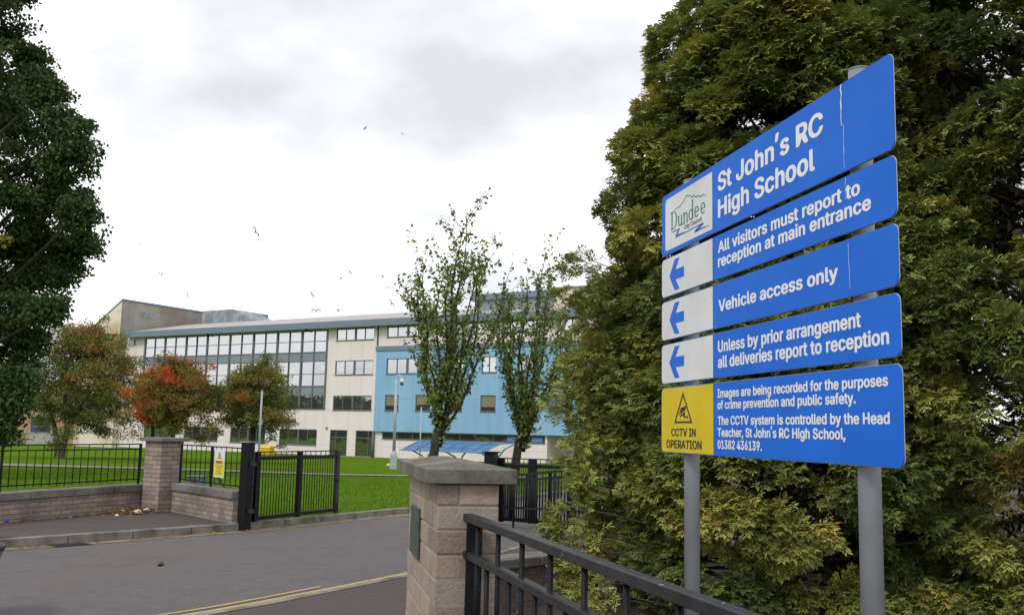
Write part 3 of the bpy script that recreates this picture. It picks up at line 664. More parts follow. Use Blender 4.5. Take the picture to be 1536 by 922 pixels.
rowan('rowan_tree', lawn_at(262, 55), 5.9, 2.35, 2.15, .17, 'rowan with bright scarlet left half, behind the brick pillar', lambda c: rng.uniform(.52, .98) if c[0] < -.45 + .38 * (c[2] - 3.4) and rng.random() < .74 else rng.uniform(.24, .58), 36, (.1, 0), 5)
rowan('rowan_tree', lawn_at(234, 64), 5.2, 1.6, 2.4, .14, 'small thin rowan half hidden behind the scarlet one', lambda c: rng.uniform(.15, .4), 16, (-.3, 0), 8)
rowan('rowan_tree', lawn_at(381, 56), 5.9, 2.15, 2.1, .17, 'rightmost rowan, green crown flecked with rust, before the glazed front', lambda c: rng.uniform(.18, .42) + (.24 if rng.random() < .2 else 0), 32, (.2, 0), 12)

def hornbeam(base, H, label, seed, stems, spread, leafn):
    global rng
    random.seed(seed); rng = np.random.default_rng(seed)
    root = empty('hornbeam_tree', base, 0, label, 'tree', 'young upright trees beside the school road')
    tm = MB(); fk = H * .2
    tm.tube([(-.12, 0, -.2), (-.1, 0, .3), (0, 0, fk * .75), (.05, 0, fk)], [.2, .15, .14, .13], 10)
    P = []; Tn = []
    for k in range(stems):
        an = 2 * math.pi * k / stems + rng.uniform(-.4, .4); q = rng.uniform(.25, 1.0); sp = spread * q
        top = H * (1 - .30 * q ** 1.6) * rng.uniform(.9, 1.0) if k else H
        if k == 0: sp = .15
        z0 = fk * rng.uniform(.7, 1.15); pts = []
        ph_ = rng.uniform(0, 6)
        for i in range(11):
            s_ = i / 10; r_ = sp * (1 - (1 - s_) ** 1.9)
            w_ = .09 * math.sin(s_ * 9 + ph_)
            pts.append(Vector((math.cos(an) * r_ + w_ + .5 * s_ + .12, math.sin(an) * r_ + w_ * .5, z0 + (top - z0) * s_)))
        tm.tube(pts, [.05 * (1 - .92 * i / 10) + .005 for i in range(11)], 6)
        for i in range(1, 11):
            for j in range(5 if i > 2 else 3):
                s_ = (i - rng.random()) / 10; ii = min(int(s_ * 10), 9); p = pts[ii].lerp(pts[ii + 1], s_ * 10 - ii)
                a2 = an + rng.uniform(-1.7, 1.7); L = rng.uniform(.7, 1.35) if rng.random() < .22 else rng.uniform(.15, .5) * (1 - .62 * s_) * (.55 if s_ < .12 else 1)
                e_ = p + Vector((math.cos(a2) * L * .62, math.sin(a2) * L * .62, L * .85)); tw = limb(tm, p, e_, .011, .004, .15, 3, 4)
                n_ = int(leafn * 1.0 * (L + .10) * rng.uniform(.4, 1.4)); u_ = rng.random(n_)
                pp_ = np.array([tuple(p.lerp(e_, float(v))) for v in u_]) if n_ else np.zeros((0, 3))
                P.append(pp_ + np.clip(rng.normal(0, .065, (n_, 3)), -.11, .11)); Tn.append(np.clip(rng.normal(.50, .08) + rng.normal(0, .18, n_) + (.25 if rng.random() < .06 else 0), 0, 1))
    tm.build('trunk', M['bark2'], root)
    P = np.concatenate(P); Tn = np.concatenate(Tn)
    arrays_mesh('crown', leaf_quads(P, .138, .35, .66), 4, M['hornbeam'], root, Tn)
hornbeam(lawn_at(655, 30), 8.45, 'taller young upright tree with forked trunk, left of the pair before the blue wing', 21, 13, 1.62, 21)
hornbeam(lawn_at(778, 32), 7.6, 'shorter young upright tree with straight trunk, right of the pair before the blue wing', 22, 12, 1.45, 21)
hornbeam(lawn_at(868, 36), 7.6, 'young upright tree half hidden behind the edge of the conifer', 25, 11, 1.3, 17)

# big dark maple at the left edge
random.seed(31); rng = np.random.default_rng(31)
mb0 = at(-150, 640, 30)
maple = empty('maple_tree', (mb0.x, mb0.y, gz(30)), 0, 'tall dark green broadleaf tree filling the left edge', 'tree')
blobs = [(2, 20, 56), (-60, 60, 90), (48, 98, 38), (8, 120, 60), (74, 134, 30), (-70, 190, 100), (30, 180, 60), (98, 205, 44), (112, 245, 34), (50, 260, 62), (-20, 300, 80), (100, 300, 30),
         (128, 322, 24), (118, 362, 36), (70, 345, 52), (104, 398, 30), (30, 390, 60), (-60, 420, 100), (72, 425, 36), (34, 465, 52), (80, 468, 20), (-20, 510, 70), (40, 520, 32), (12, 560, 44), (38, 575, 20), (-40, 590, 70), (8, 610, 36), (-10, 640, 30),
         (-150, 80, 120), (-160, 260, 140), (-150, 440, 130), (-140, 580, 90), (-240, 180, 120), (-250, 360, 130), (-240, 520, 100), (-120, -60, 120), (-20, -40, 70), (-100, 20, 90), (-200, -160, 120), (-90, -150, 90)]
tm = MB(); tb_ = Vector((0, 0, 0)); tm.tube([(0, 0, -.3), (0, 0, .5), (.1, 0, 3), (0, .1, 7), (.1, 0, 12)], [.62, .45, .40, .30, .12], 12)
P = []; Tn = []
for i, (px, py, r_) in enumerate(blobs):
    px -= 6
    Y = 30 + rng.uniform(-2.6, 2.6); c = np.array(at(px, py, Y)) - np.array(maple.location); rad = r_ / FPX * Y
    tz = max(2.5, c[2] - abs(c[0]) * .7 - 1); limb(tm, (0.05, 0, min(tz, 11)), tuple(c), .12, .02, .15, 5, 6)
    nsub = int(5 + 15 * rad); v = unit(rng.normal(size=(nsub, 3))) * (rng.random((nsub, 1)) ** .33); cs = c + v * rad * np.array([.95, .9, .9])
    for q in cs:
        n_ = int(rng.uniform(130, 270)); rr = rng.uniform(.24, .46)
        limb(tm, tuple(c), tuple(q), .03, .008, .2, 3, 4)
        P.append(q + np.clip(rng.normal(size=(n_, 3)), -1.5, 1.5) * rr * np.array([1, 1, .5]) * .75); Tn.append(np.clip(rng.normal(.38, .10) + rng.normal(0, .13, n_), 0, .94))
q = np.array(at(6, 358, 28.0)) - np.array(maple.location); P.append(q + rng.normal(size=(50, 3)) * .1); Tn.append(np.full(50, 1.0))
P = np.concatenate(P); Tn = np.concatenate(Tn); print('maple leaves', len(P))
tm.build('trunk', M['bark2'], maple)
arrays_mesh('crown', leaf_quads(P, .125, .5, .8), 4, M['maple'], maple, Tn)

# conifers: sprays of flat scale foliage gathered in clumps
def spray_template(seed):
    r2 = np.random.default_rng(seed); Q = []
    def kite(a, d, L, w):
        d = d / np.linalg.norm(d); s_ = np.cross(d, [0, 0, 1.0]); s_ /= np.linalg.norm(s_)
        Q.append([a, a + d * L * .5 + s_ * w, a + d * L, a + d * L * .5 - s_ * w])
    kite(np.array([0, 0, 0.]), np.array([1, 0, 0.]), .6, .035); kite(np.array([.5, 0, 0]), np.array([1, .05, .1]), .52, .07)
    for i, t_ in enumerate((.16, .30, .44, .56, .68, .78)):
        sg = 1 if i % 2 else -1
        L = (.58 - .42 * abs(t_ - .3)) * r2.uniform(.8, 1.2); d = np.array([math.cos(.9), math.sin(.9) * sg, r2.uniform(-.35, .35)])
        a_ = np.array([t_, 0, 0]); kite(a_, d, L, .06)
        kite(a_ + d / np.linalg.norm(d) * L * .4, d + np.array([.6, 0, .15]), L * .6, .055)
    A_ = np.array(Q).reshape(-1, 3); A_[:, 2] += -.25 * A_[:, 0] ** 2 + .08 * np.sin(A_[:, 1] * 7)
    return A_
TPL = [spray_template(s_) for s_ in (1, 2, 3)]
def conifer(base, prof, label, seed, nclump, extra=(), sparse=None, H=8, hue=0.0):
    global rng
    random.seed(seed); rng = np.random.default_rng(seed)
    root = empty('cypress_tree', base, 0, label, 'conifer', 'big cypress trees behind the blue sign')
    zs, rs_ = zip(*prof); tm = MB()
    tm.tube([(0, 0, -.2), (0, 0, .6), (.05, 0, 3), (0, .05, H)], [.26, .2, .14, .03], 10)
    # boughs swelling out of the wavy surface, each bearing clumps on its outer half
    C = []; D = []; CH = []
    while len(C) < nclump:
        z_ = rng.uniform(.1, zs[-1]); r0 = np.interp(z_, zs, rs_)
        if rng.random() > (r0 + .25) / 2.3: continue
        an = rng.uniform(0, 6.283)
        facing = math.cos(an - math.atan2(-base[1], -base[0]))      # the side away from the street is thinner
        if facing < -.25 and rng.random() < .7: continue
        r_ = r0 * rng.uniform(.72, 1.0) - .12; rb_ = rng.uniform(.20, .46)
        lob = np.array([math.cos(an) * r_, math.sin(an) * r_, z_]); out_ = np.array([math.cos(an), math.sin(an), .38 if z_ > 1.2 else .0])
        th_ = rng.normal(-.02, .17)
        rx_ = np.array([out_[0], out_[1], 0]); tl_ = rng.uniform(.05, .55)
        for q in range(int(6 + 70 * rb_ * rb_)):
            v = unit(rng.normal(size=3) + out_ * .95); p = lob + v * rb_ * np.array([1.05, 1.05, .60]); p[2] += ((p - lob) @ rx_) * tl_
            if p[2] < .06: continue
            if sparse and rng.random() < sparse(p + np.array(base)): continue
            C.append(p); D.append(unit(v * .7 + out_ * .6)); CH.append(th_)
    for e_ in extra:
        p = np.array(e_) - np.array(base); C.append(p); CH.append(.05); h_ = p.copy(); h_[2] = 0; D.append(unit(h_) + np.array([0, 0, .35]))
        limb(tm, (p[0] * .3, p[1] * .3, p[2] - .5), tuple(p), .012, .004, .12, 4, 5)
    C = np.array(C); D = unit(np.array(D))
    # limbs to a sample of clumps
    for i in rng.permutation(len(C))[:170]:
        c = Vector(C[i]); rr = math.hypot(c.x, c.y); limb(tm, (0, 0, max(.3, c.z - .35 * rr)), tuple(c * 1.0), .028, .006, .16, 5, 5)
    tm.build('trunk', M['twig'], root)
    big = nclump
    out = {0: [], 1: [], 2: []}; tin = {0: [], 1: [], 2: []}
    ct = np.clip(.42 + hue + np.array(CH) + rng.normal(0, .07, len(C)) + .07 * np.sin(C[:, 2] * 2.1 + 3 * np.arctan2(C[:, 1], C[:, 0])), .05, .97)
    ct = np.where(rng.random(len(C)) < .012, .93, ct)
    for i, (c, d) in enumerate(zip(C, D)):
        n_ = int(rng.uniform(30, 44)); cr_ = rng.uniform(.09, .16)
        u_ = unit(rng.normal(size=(n_, 3)) + d * .9)
        pos = c + u_ * cr_ * np.array([1, 1, .6]) * rng.uniform(.35, 1.0, (n_, 1)) - d * .03
        gdir = unit(u_ * np.array([.9, .9, .45]) + d * .65 + np.array([0, 0, -.08]) + rng.normal(0, .2, (n_, 3)))
        side = unit(np.cross(np.array([0, 0, 1.0]) + rng.normal(0, .42, (n_, 3)), gdir)); nrm = np.cross(gdir, side)
        L = rng.uniform(.06, .13, n_)
        Rm = np.stack([gdir, side, nrm], 2) * L[:, None, None]
        k = i % 3; out[k].append(np.einsum('nij,mj->nmi', Rm, TPL[k]) + pos[:, None, :])
        tin[k].append(ct[i] + rng.normal(0, .09, n_))
    V = np.concatenate([np.concatenate(out[k]) .reshape(-1, 4, 3) for k in range(3)])
    Tn = np.concatenate([np.repeat(np.concatenate(tin[k]), len(TPL[k]) // 4) for k in range(3)])
    print('conifer quads', len(V))
    arrays_mesh('crown', V, 4, M['conifer'], root, Tn)
    # dead brown inner foliage, its colour darkened to deepen shade in the gaps
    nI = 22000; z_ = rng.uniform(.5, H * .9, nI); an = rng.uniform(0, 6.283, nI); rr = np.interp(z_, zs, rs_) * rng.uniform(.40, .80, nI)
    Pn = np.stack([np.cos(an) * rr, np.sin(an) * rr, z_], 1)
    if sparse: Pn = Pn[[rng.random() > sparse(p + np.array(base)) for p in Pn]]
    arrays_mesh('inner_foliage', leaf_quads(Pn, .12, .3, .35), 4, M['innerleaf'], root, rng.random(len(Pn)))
def low_gap(p):                                          # thin, twiggy belt at the foot of the sign
    z_ = p[2]; g_ = math.exp(-((z_ - 1.05) / .33) ** 2) * (.6 if p[0] > 1.6 else .15)
    h_ = math.exp(-((z_ - 1.9) / .45) ** 2 - ((math.atan2(p[0], p[1]) - .46) / .05) ** 2) * .8
    return max(g_, h_)
c1 = at(1165, 640, 9.6)
ex = [tuple(at(px, py, Y)) for px, py, Y in [(868, 382, 9.3), (856, 400, 9.3), (880, 400, 9.2), (900, 412, 9.2), (850, 440, 9.2), (872, 452, 9.2), (858, 475, 9.2), (880, 490, 9.1), (862, 512, 9.1), (858, 545, 9.1), (884, 540, 9.0), (852, 585, 9.0), (838, 605, 9.0), (868, 590, 9.0), (895, 470, 9.1),
                                         (905, 440, 9.1), (850, 620, 8.9), (870, 640, 8.9), (865, 665, 8.6), (858, 690, 8.6), (872, 720, 8.4), (862, 760, 8.3), (845, 790, 8.2), (835, 812, 8.2), (855, 830, 8.2), (838, 770, 8.4), (828, 790, 8.3), (842, 812, 8.1), (850, 850, 7.9), (862, 872, 7.8), (848, 880, 7.7), (872, 845, 7.8), (880, 800, 8.0), (885, 880, 7.6), (900, 905, 7.4)]]
conifer((c1.x, c1.y, 0), [(0, 1.55), (.8, 1.82), (1.6, 1.78), (2.5, 1.68), (3.2, 1.62), (4.0, 1.48), (4.9, 1.18), (5.4, .98), (5.9, .68), (6.8, .48), (7.8, .1)],
        'tall bushy cypress left of the sign, olive sprays reaching over the railings', 41, 3500, ex, low_gap, 7.8, .04)
c2 = at(1585, 640, 9.2)
conifer((c2.x, c2.y, 0), [(0, 2.0), (1, 2.25), (2.5, 2.25), (4, 2.1), (5.5, 1.9), (7, 1.5), (8.5, .8), (9.5, .1)],
        'taller cypress at the right edge, with gaps near its foot', 42, 3300, (), low_gap, 9.5, -.03)
c3 = at(1330, 640, 12.6)
conifer((c3.x, c3.y, 0), [(0, 1.7), (1, 2.0), (2.5, 2.0), (4, 1.9), (6, 1.6), (8, 1.0), (9.8, .1)],
        'cypress standing behind, filling the dark seam between the other two', 43, 1500, (), low_gap, 9.8, -.08)
random.seed(5); rng = np.random.default_rng(5)

# ------------------------------------------------------------------ walls, pillars and railings on the far side of the road
def brick_wall(a_, b_, z0, z1, zc, th, label, cap_over=.03, m_='brick', shift=0):
    a_ = Vector(a_); b_ = Vector(b_); L = (b_ - a_).length
    root = empty('brick_wall', (a_.x, a_.y, 0), 0, label, 'brick wall'); d_ = (b_ - a_)
    T = frame((0, 0, 0), d_); w = MB(); w.T = T; w.box(0, L, shift, shift + th, z0, zc); w.build('brickwork', M[m_], root)
    c = MB(); c.T = T; n_ = max(1, round(L / .9))
    for k in range(n_): c.box(L * k / n_ + .004, L * (k + 1) / n_ - .004, shift - cap_over, shift + th + cap_over, zc, z1 + random.uniform(-.004, .004))
    c.build('coping', M['coping'], root, .012); return root
brick_wall(WL0, WL1, 0, .545, .43, .225, 'low pinkish brick wall with grey coping at the far left of the pavement')
brick_wall((-5.80, 17.0), (-4.235, 15.175), 0, .60, .47, .22, 'short brick wall between the brick pillar and the black gate post')
pz = empty('brick_pillar', (-6.06, 17.2, 0), R(-33), 'square pinkish brick pillar with flat grey cap, at the wall corner', 'pillar')
w = MB(); w.box(-.225, .225, -.225, .225, 0, 1.30); w.build('brickwork', M['brick'], pz)
w = MB(); w.box(-.30, .30, -.30, .30, 1.30, 1.365); w.build('cap', M['coping'], pz, .01)

def railing(name, a_, b_, za, zb, rails, bar_z0, tall, short, step, label, posts, m_='black', br=.008, brace=True, first=.06, rail_w=.012, rail_h=.02, post_w=.035):
    """rails: offsets of the rails over the base line from za at a_ to zb at b_"""
    a_ = Vector((*a_[:2], za)); b_ = Vector((*b_[:2], zb)); L = (b_ - a_).length
    root = empty(name, (a_.x, a_.y, 0), 0, label, 'railing'); o_ = Vector((a_.x, a_.y, 0)); A_ = a_ - o_; B_ = b_ - o_
    for r_ in rails:
        w = MB(); w.beam(A_ + Vector((0, 0, r_)), B_ + Vector((0, 0, r_)), rail_w, rail_h); w.build('rail', M[m_], root, .003 if rail_h > .035 else 0)
    bars = MB(); n_ = int(L / step); 
    for k in range(n_ + 1):
        s_ = first + k * step
        if s_ > L: break
        p = A_.lerp(B_, s_ / L); top = tall if k % 2 == 0 else short
        bars.tube([p + Vector((0, 0, bar_z0)), p + Vector((0, 0, top))], br, 8 if br > .01 else 6)
    bars.build('bars', M[m_], root)
    d_ = (B_ - A_).normalized(); n2 = Vector((-d_.y, d_.x, 0))
    for s_ in posts:
        p = A_.lerp(B_, s_); w = MB(); w.beam(p + Vector((0, 0, bar_z0 - .12)), p + Vector((0, 0, tall)), post_w, post_w * .6)
        if brace and 0.02 < s_ < .98: w.beam(p + n2 * .28 + Vector((0, 0, bar_z0 - .12)), p + Vector((0, 0, tall * .72)), .02, .012)
        w.build('post', M[m_], root)
    return root
dW = (WL1 - WL0).normalized(); nW = Vector((-dW.y, dW.x)) * .11
ra, rb2 = WL0 + nW + dW * .1, WL1 + nW - dW * .12
railing('railing', ra, rb2, 0, 0, (.635, 1.155, 1.24), .60, 1.24, 1.155, .158, 'black railing with alternate tall and short bars on the far left wall', (.02, .35, .685, .995))
railing('railing', (-5.80 + .08, 17.0 + .07), (-4.13 + .02, 15.06 + .2), 0, 0, (.66, 1.25), .66, 1.25, 1.25, .19, 'short black railing carrying the yellow warning sign', (.01, .52, .97))

# gate post and open gate on the left
gp = empty('gate_post', (-4.06, 15.22, 0), R(-26), 'thick black steel gate post at the end of the short wall', 'gate post')
w = MB(); w.box(-.075, .075, -.075, .075, -.05, 1.345); w.build('post', M['black'], gp, .006)
w = MB(); w.box(-.09, .09, -.09, .09, 1.345, 1.36); w.build('cap', M['greywall'], gp)
for z_ in (.30, 1.02): w = MB(); w.box(.07, .16, -.03, .03, z_ - .03, z_ + .03); w.build('hinge', M['worn'], gp)
def gate(a_, b_, z0, z1, label, nbar=13, rust=False, st=.085, stiles=(0, .5, 1), drop=.075):
    a_ = Vector(a_); b_ = Vector(b_); d_ = b_ - a_; L = Vector((d_.x, d_.y)).length
    root = empty('school_gate', (a_.x, a_.y, 0), math.atan2(d_.y, d_.x), label, 'gate')
    for s_ in stiles:
        x_ = s_ * (L - st); w = MB(); w.box(x_, x_ + st, -.03, .03, z0 - .02, z1 - .002); w.build('stile', M['worn'] if rust and s_ == 1 else M['black'], root, .004)
    w = MB(); w.box(.0, L, -.012, .012, z1 - .018, z1); w.build('top_rail', M['black'], root)
    for za, zb in ((z1 - drop - .06, z1 - drop), (z0, z0 + .06)):
        for i_ in range(len(stiles) - 1):
            w = MB(); w.box(stiles[i_] * (L - st) + st + .002, stiles[i_ + 1] * (L - st) - .002, -.025, .025, za, zb); w.build('cross_rail', M['black'], root, .004)
    w = MB()
    for i_ in range(len(stiles) - 1):
        x0, x1 = stiles[i_] * (L - st) + st, stiles[i_ + 1] * (L - st)
        for k in range(nbar): x_ = x0 + (x1 - x0) * (k + .5) / nbar; w.tube([(x_, 0, z0 + .03), (x_, 0, z1 - (.01 if k % 2 else drop + .01))], .0072, 6)
    w.build('bars', M['black'], root)
    w = MB(); w.box(L - .16, L - .02, -.05, -.032, (z0 + z1) * .5 - .01, (z0 + z1) * .5 + .02); w.tube([(L - .05, -.045, -.0), (L - .05, -.045, z0 + .15)], .009, 6); w.build('drop_bolt', M['black'], root)
    return root
gate((-3.97, 15.38), (-3.02, 17.42), .14, 1.205, 'open black steel gate on the far side of the road, rusty at its free end', 14, True)

# warning sign on the short railing
dR = (WR1 - WR0).normalized()
pa = at(332, 694, 15.5); ws = empty('warning_sign', (pa.x, pa.y, 0), math.atan2(-dR.y * -1, dR.x) , 'white and yellow warning notice with black triangle on the short railing', 'warning sign')
u0, u1, v0, v1 = -.19, .19, .785, 1.225; yS = -.035
w = MB(); w.box(u0, u1, yS, yS + .004, v0, v1); w.build('plate', M['wwhite'], ws)
w = MB(); w.quad((u0 + .015, yS - .001, v0 + .02), (u1 - .015, yS - .001, v0 + .02), (u1 - .015, yS - .001, v0 + .27), (u0 + .015, yS - .001, v0 + .27)); w.build('yellow_field', M['wyellow'], ws)
w = MB(); w.quad((-.12, yS - .002, v0 + .215), (.12, yS - .002, v0 + .215), (.12, yS - .002, v0 + .26), (-.12, yS - .002, v0 + .26)); w.build('red_band', M['red'], ws)
w = MB()
for k in range(7):
    e_ = random.uniform(.08, .15); w.quad((-e_, yS - .002, v0 + .045 + k * .023), (e_, yS - .002, v0 + .045 + k * .023), (e_, yS - .002, v0 + .052 + k * .023), (-e_, yS - .002, v0 + .052 + k * .023))
w.build('small_print', M['lblack'], ws)
w = MB(); w.poly([(-.085, yS - .001, v0 + .29), (.085, yS - .001, v0 + .29), (0, yS - .001, v0 + .40)]); tri = w.build('triangle', M['lblack'], ws)
w = MB(); w.poly([(-.062, yS - .002, v0 + .302), (.062, yS - .002, v0 + .302), (0, yS - .002, v0 + .382)]); w.build('yellow_inset', M['wyellow'], tri)
w = MB(); w.poly([(-.012, yS - .003, v0 + .335), (.010, yS - .003, v0 + .335), (.014, yS - .003, v0 + .37), (-.004, yS - .003, v0 + .37)]); w.poly([(-.01, yS - .003, v0 + .308), (.004, yS - .003, v0 + .312), (.012, yS - .003, v0 + .333), (-.006, yS - .003, v0 + .333)]); w.build('bolt_mark', M['lblack'], tri)

# teal cabinet behind the short wall
cb = at(294, 730, 20.5); cab = empty('utility_cabinet', (cb.x, cb.y, gz(20.5)), R(-10), 'small teal metal cabinet with brown door on the grass behind the wall', 'cabinet')
w = MB(); w.box(-.18, .18, -.1, .1, -.02, .46); w.box(-.2, .2, -.12, .12, .46, .49); w.build('body', M['teal'], cab, .006)
w = MB(); w.box(-.08, .05, -.115, -.101, .04, .43); w.build('door', M['brown'], cab)

# ------------------------------------------------------------------ near block pillar on the right
PA = Vector((-.429, 6.0)); dA = Vector((.208, -.978)).normalized()      # dA: from far to near, the sign's direction
npil = empty('block_pillar', (PA.x, PA.y, 0), math.atan2(dA.y, dA.x) + math.pi / 2, 'near pillar of pinkish split-face blocks with thick weathered grey cap', 'pillar')
# local: x across the end face (left to right), y back along the pillar
PW, PD = .385, 1.56
w = MB()
core = MB(); core.box(.005, PW - .005, .005, PD - .005, -.05, 1.27); core.build('mortar', M['mortar'], npil)
zt = 1.275; row = 0; z_ = zt
while z_ > -.1:
    hh = .135 if row == 0 else .146; z0 = z_ - hh + .007
    y_ = 0; first_len = .43 if row % 2 == 0 else .215
    while y_ < PD - .02:
        ln_ = min(first_len if y_ == 0 else .43, PD - y_)
        w.cur = random.random(); j = lambda: random.uniform(-.004, .004)
        if row % 3 == 0 and y_ == 0:
            w.box(0 + j(), .13, y_ + j(), y_ + ln_ - .009, z0, z_ - .005); w.cur = random.random(); w.box(.137, PW + j(), y_ + j(), y_ + ln_ - .009, z0, z_ - .005)
        else: w.box(0 + j(), PW + j(), y_ + j(), y_ + ln_ - .009, z0, z_ - .005)
        y_ += ln_
    z_ -= hh; row += 1
w.build('blocks', M['block'], npil, .008, tint=True)
w = MB(); x0, x1, y0, y1 = -.082, PW + .10, -.055, PD + .06; zb, ze, zr = 1.277, 1.366, 1.408; xm = (x0 + x1) / 2
vs = [(x0, y0, zb), (x1, y0, zb), (x1, y1, zb), (x0, y1, zb), (x0, y0, ze), (x1, y0, ze), (x1, y1, ze), (x0, y1, ze), (xm - .06, y0 + .32, zr), (xm + .06, y0 + .32, zr), (xm + .06, y1 - .32, zr), (xm - .06, y1 - .32, zr)]
w.add(vs, ((3, 2, 1, 0), (0, 1, 5, 4), (1, 2, 6, 5), (2, 3, 7, 6), (3, 0, 4, 7), (4, 5, 9, 8), (5, 6, 10, 9), (6, 7, 11, 10), (7, 4, 8, 11), (8, 9, 10, 11)))
w.build('cap', M['concrete'], npil, .006)
lm = MB()
for k in range(26):
    a_ = random.uniform(0, 6.28); cx, cy = x0 + .10 + random.gauss(0, .045), 1.15 + random.gauss(0, .07); rr = random.uniform(.006, .022)
    zz = ze + .004 + (cx - x0) / (xm - .06 - x0) * (zr - ze)
    lm.poly([(cx + rr * math.cos(q + a_) * random.uniform(.6, 1.2), cy + rr * 1.4 * math.sin(q + a_), zz + rr * math.cos(q + a_) * .25) for q in [i * 6.28 / 7 for i in range(7)]])
M['lichen'] = plain('orange_lichen', (0.40, 0.24, 0.03), 0.9); lm.build('lichen', M['lichen'], npil)
w = MB(); w.box(-.02, -.003, .78, 1.26, .72, 1.06); pq = w.build('plaque', M['plaque'], npil, .004)

# the near railing
FA, FB = Vector((-.257, 6.09)), Vector((.85, 2.37)); dF = (FB - FA).normalized()
nr = empty('railing', (FA.x, FA.y, 0), math.atan2(dF.y, dF.x), 'heavy black railing with chipped paint running from the block pillar towards the viewer', 'railing')
LF = (FB - FA).length
for z_, h_, w2 in ((1.075, .046, .058), (.856, .043, .052), (.16, .04, .045)):
    w = MB(); w.box(0, LF, -w2 / 2, w2 / 2, z_ - h_ / 2, z_ + h_ / 2); w.build('rail', M['worn'], nr, .005)
k = 0; s_ = .30
brs = MB()
while s_ < LF:
    brs.tube([(s_, 0, .10), (s_, 0, 1.06 if k % 2 == 0 else .858)], .0145, 10)
    s_ += .218; k += 1
brs.build('bars', M['black'], nr)
for s_ in (0.135, LF - .03):
    w = MB(); w.box(s_ - .012, s_ + .012, -.026, .070, 0, 1.053); w.build('post', M['black'], nr, .004)
w = MB()
for py_, zz in ((.03, .95), (.03, .66)): w.tube([(.146, py_ + .02, zz), (.156, py_ + .02, zz)], .012, 10)
w.build('fixing_bolt', M['worn'], nr)
# low wall and railing across, beyond the pillar
brick_wall((0.9, 9.72), (-.30, 8.59), 0, .47, .38, .26, 'low dark shade-toned brick wall disappearing under the cypress beside the block pillar', .03, 'dbrick', -.26)
# right gate post, gate, footway railing
gq = empty('gate_post', (-.30, 16.8, 0), R(-20), 'black capped gate post rising behind the block pillar cap', 'gate post')
w = MB(); w.box(-.095, .095, -.095, .095, -.05, 1.235); w.build('post', M['black'], gq, .006)
w = MB(); w.box(-.125, .125, -.125, .125, 1.235, 1.255); w.build('cap', M['black'], gq)
gate((-.20, 17.0), (1.24, 16.45), .08, 1.15, 'open black steel gate seen through bars between pillar and cypress', 12, False, .14, (0, .42, .93), .10)
railing('railing', (-.16, 17.25), (1.35, 10.3), -.43, .05, (.72, 1.16, 1.24), .5, 1.24, 1.16, .17, 'black railing with thin bars between the block pillar and the cypress', (.17, .5, .75), brace=False, br=.012, rail_h=.035)

# ------------------------------------------------------------------ the blue sign
SL = Vector((0.954, 6.1)); sd_ = Vector((.208, -.978)).normalized()
sign = empty('school_sign', (SL.x, SL.y, 0), math.atan2(sd_.y, sd_.x), 'large blue five-panel school sign with white lettering on two grey posts', 'sign')
SW = 2.505
for u_, ht_ in ((.302, 3.152), (2.158, 3.172)):
    w = MB(); w.tube([(u_, .075, -.1), (u_, .075, ht_)], .046, 28); po = w.build('post', M['galv'], sign)
    w = MB(); w.tube([(u_, .075, ht_ + .001), (u_, .075, ht_ + .009)], .0465, 28); w.build('cap', M['galv'], po)
def rrect(x0, x1, z0, z1, r, n=6, corners=(1, 1, 1, 1)):     # corners: bottom-left, bottom-right, top-right, top-left
    pts = []
    for (cx, cz, a0), on in zip(((x0 + r, z0 + r, 180), (x1 - r, z0 + r, 270), (x1 - r, z1 - r, 0), (x0 + r, z1 - r, 90)), corners):
        if on: pts += [(cx + r * math.cos(R(a0 + 90 * k / n)), cz + r * math.sin(R(a0 + 90 * k / n))) for k in range(n + 1)]
        else: pts.append((x0 if a0 in (180, 90) else x1, z0 if a0 in (180, 270) else z1))
    return pts
def decal(pts, y, name, m_, parent):
    w = MB(); w.poly([(a_, y, b_) for a_, b_ in pts]); return w.build(name, m_, parent)
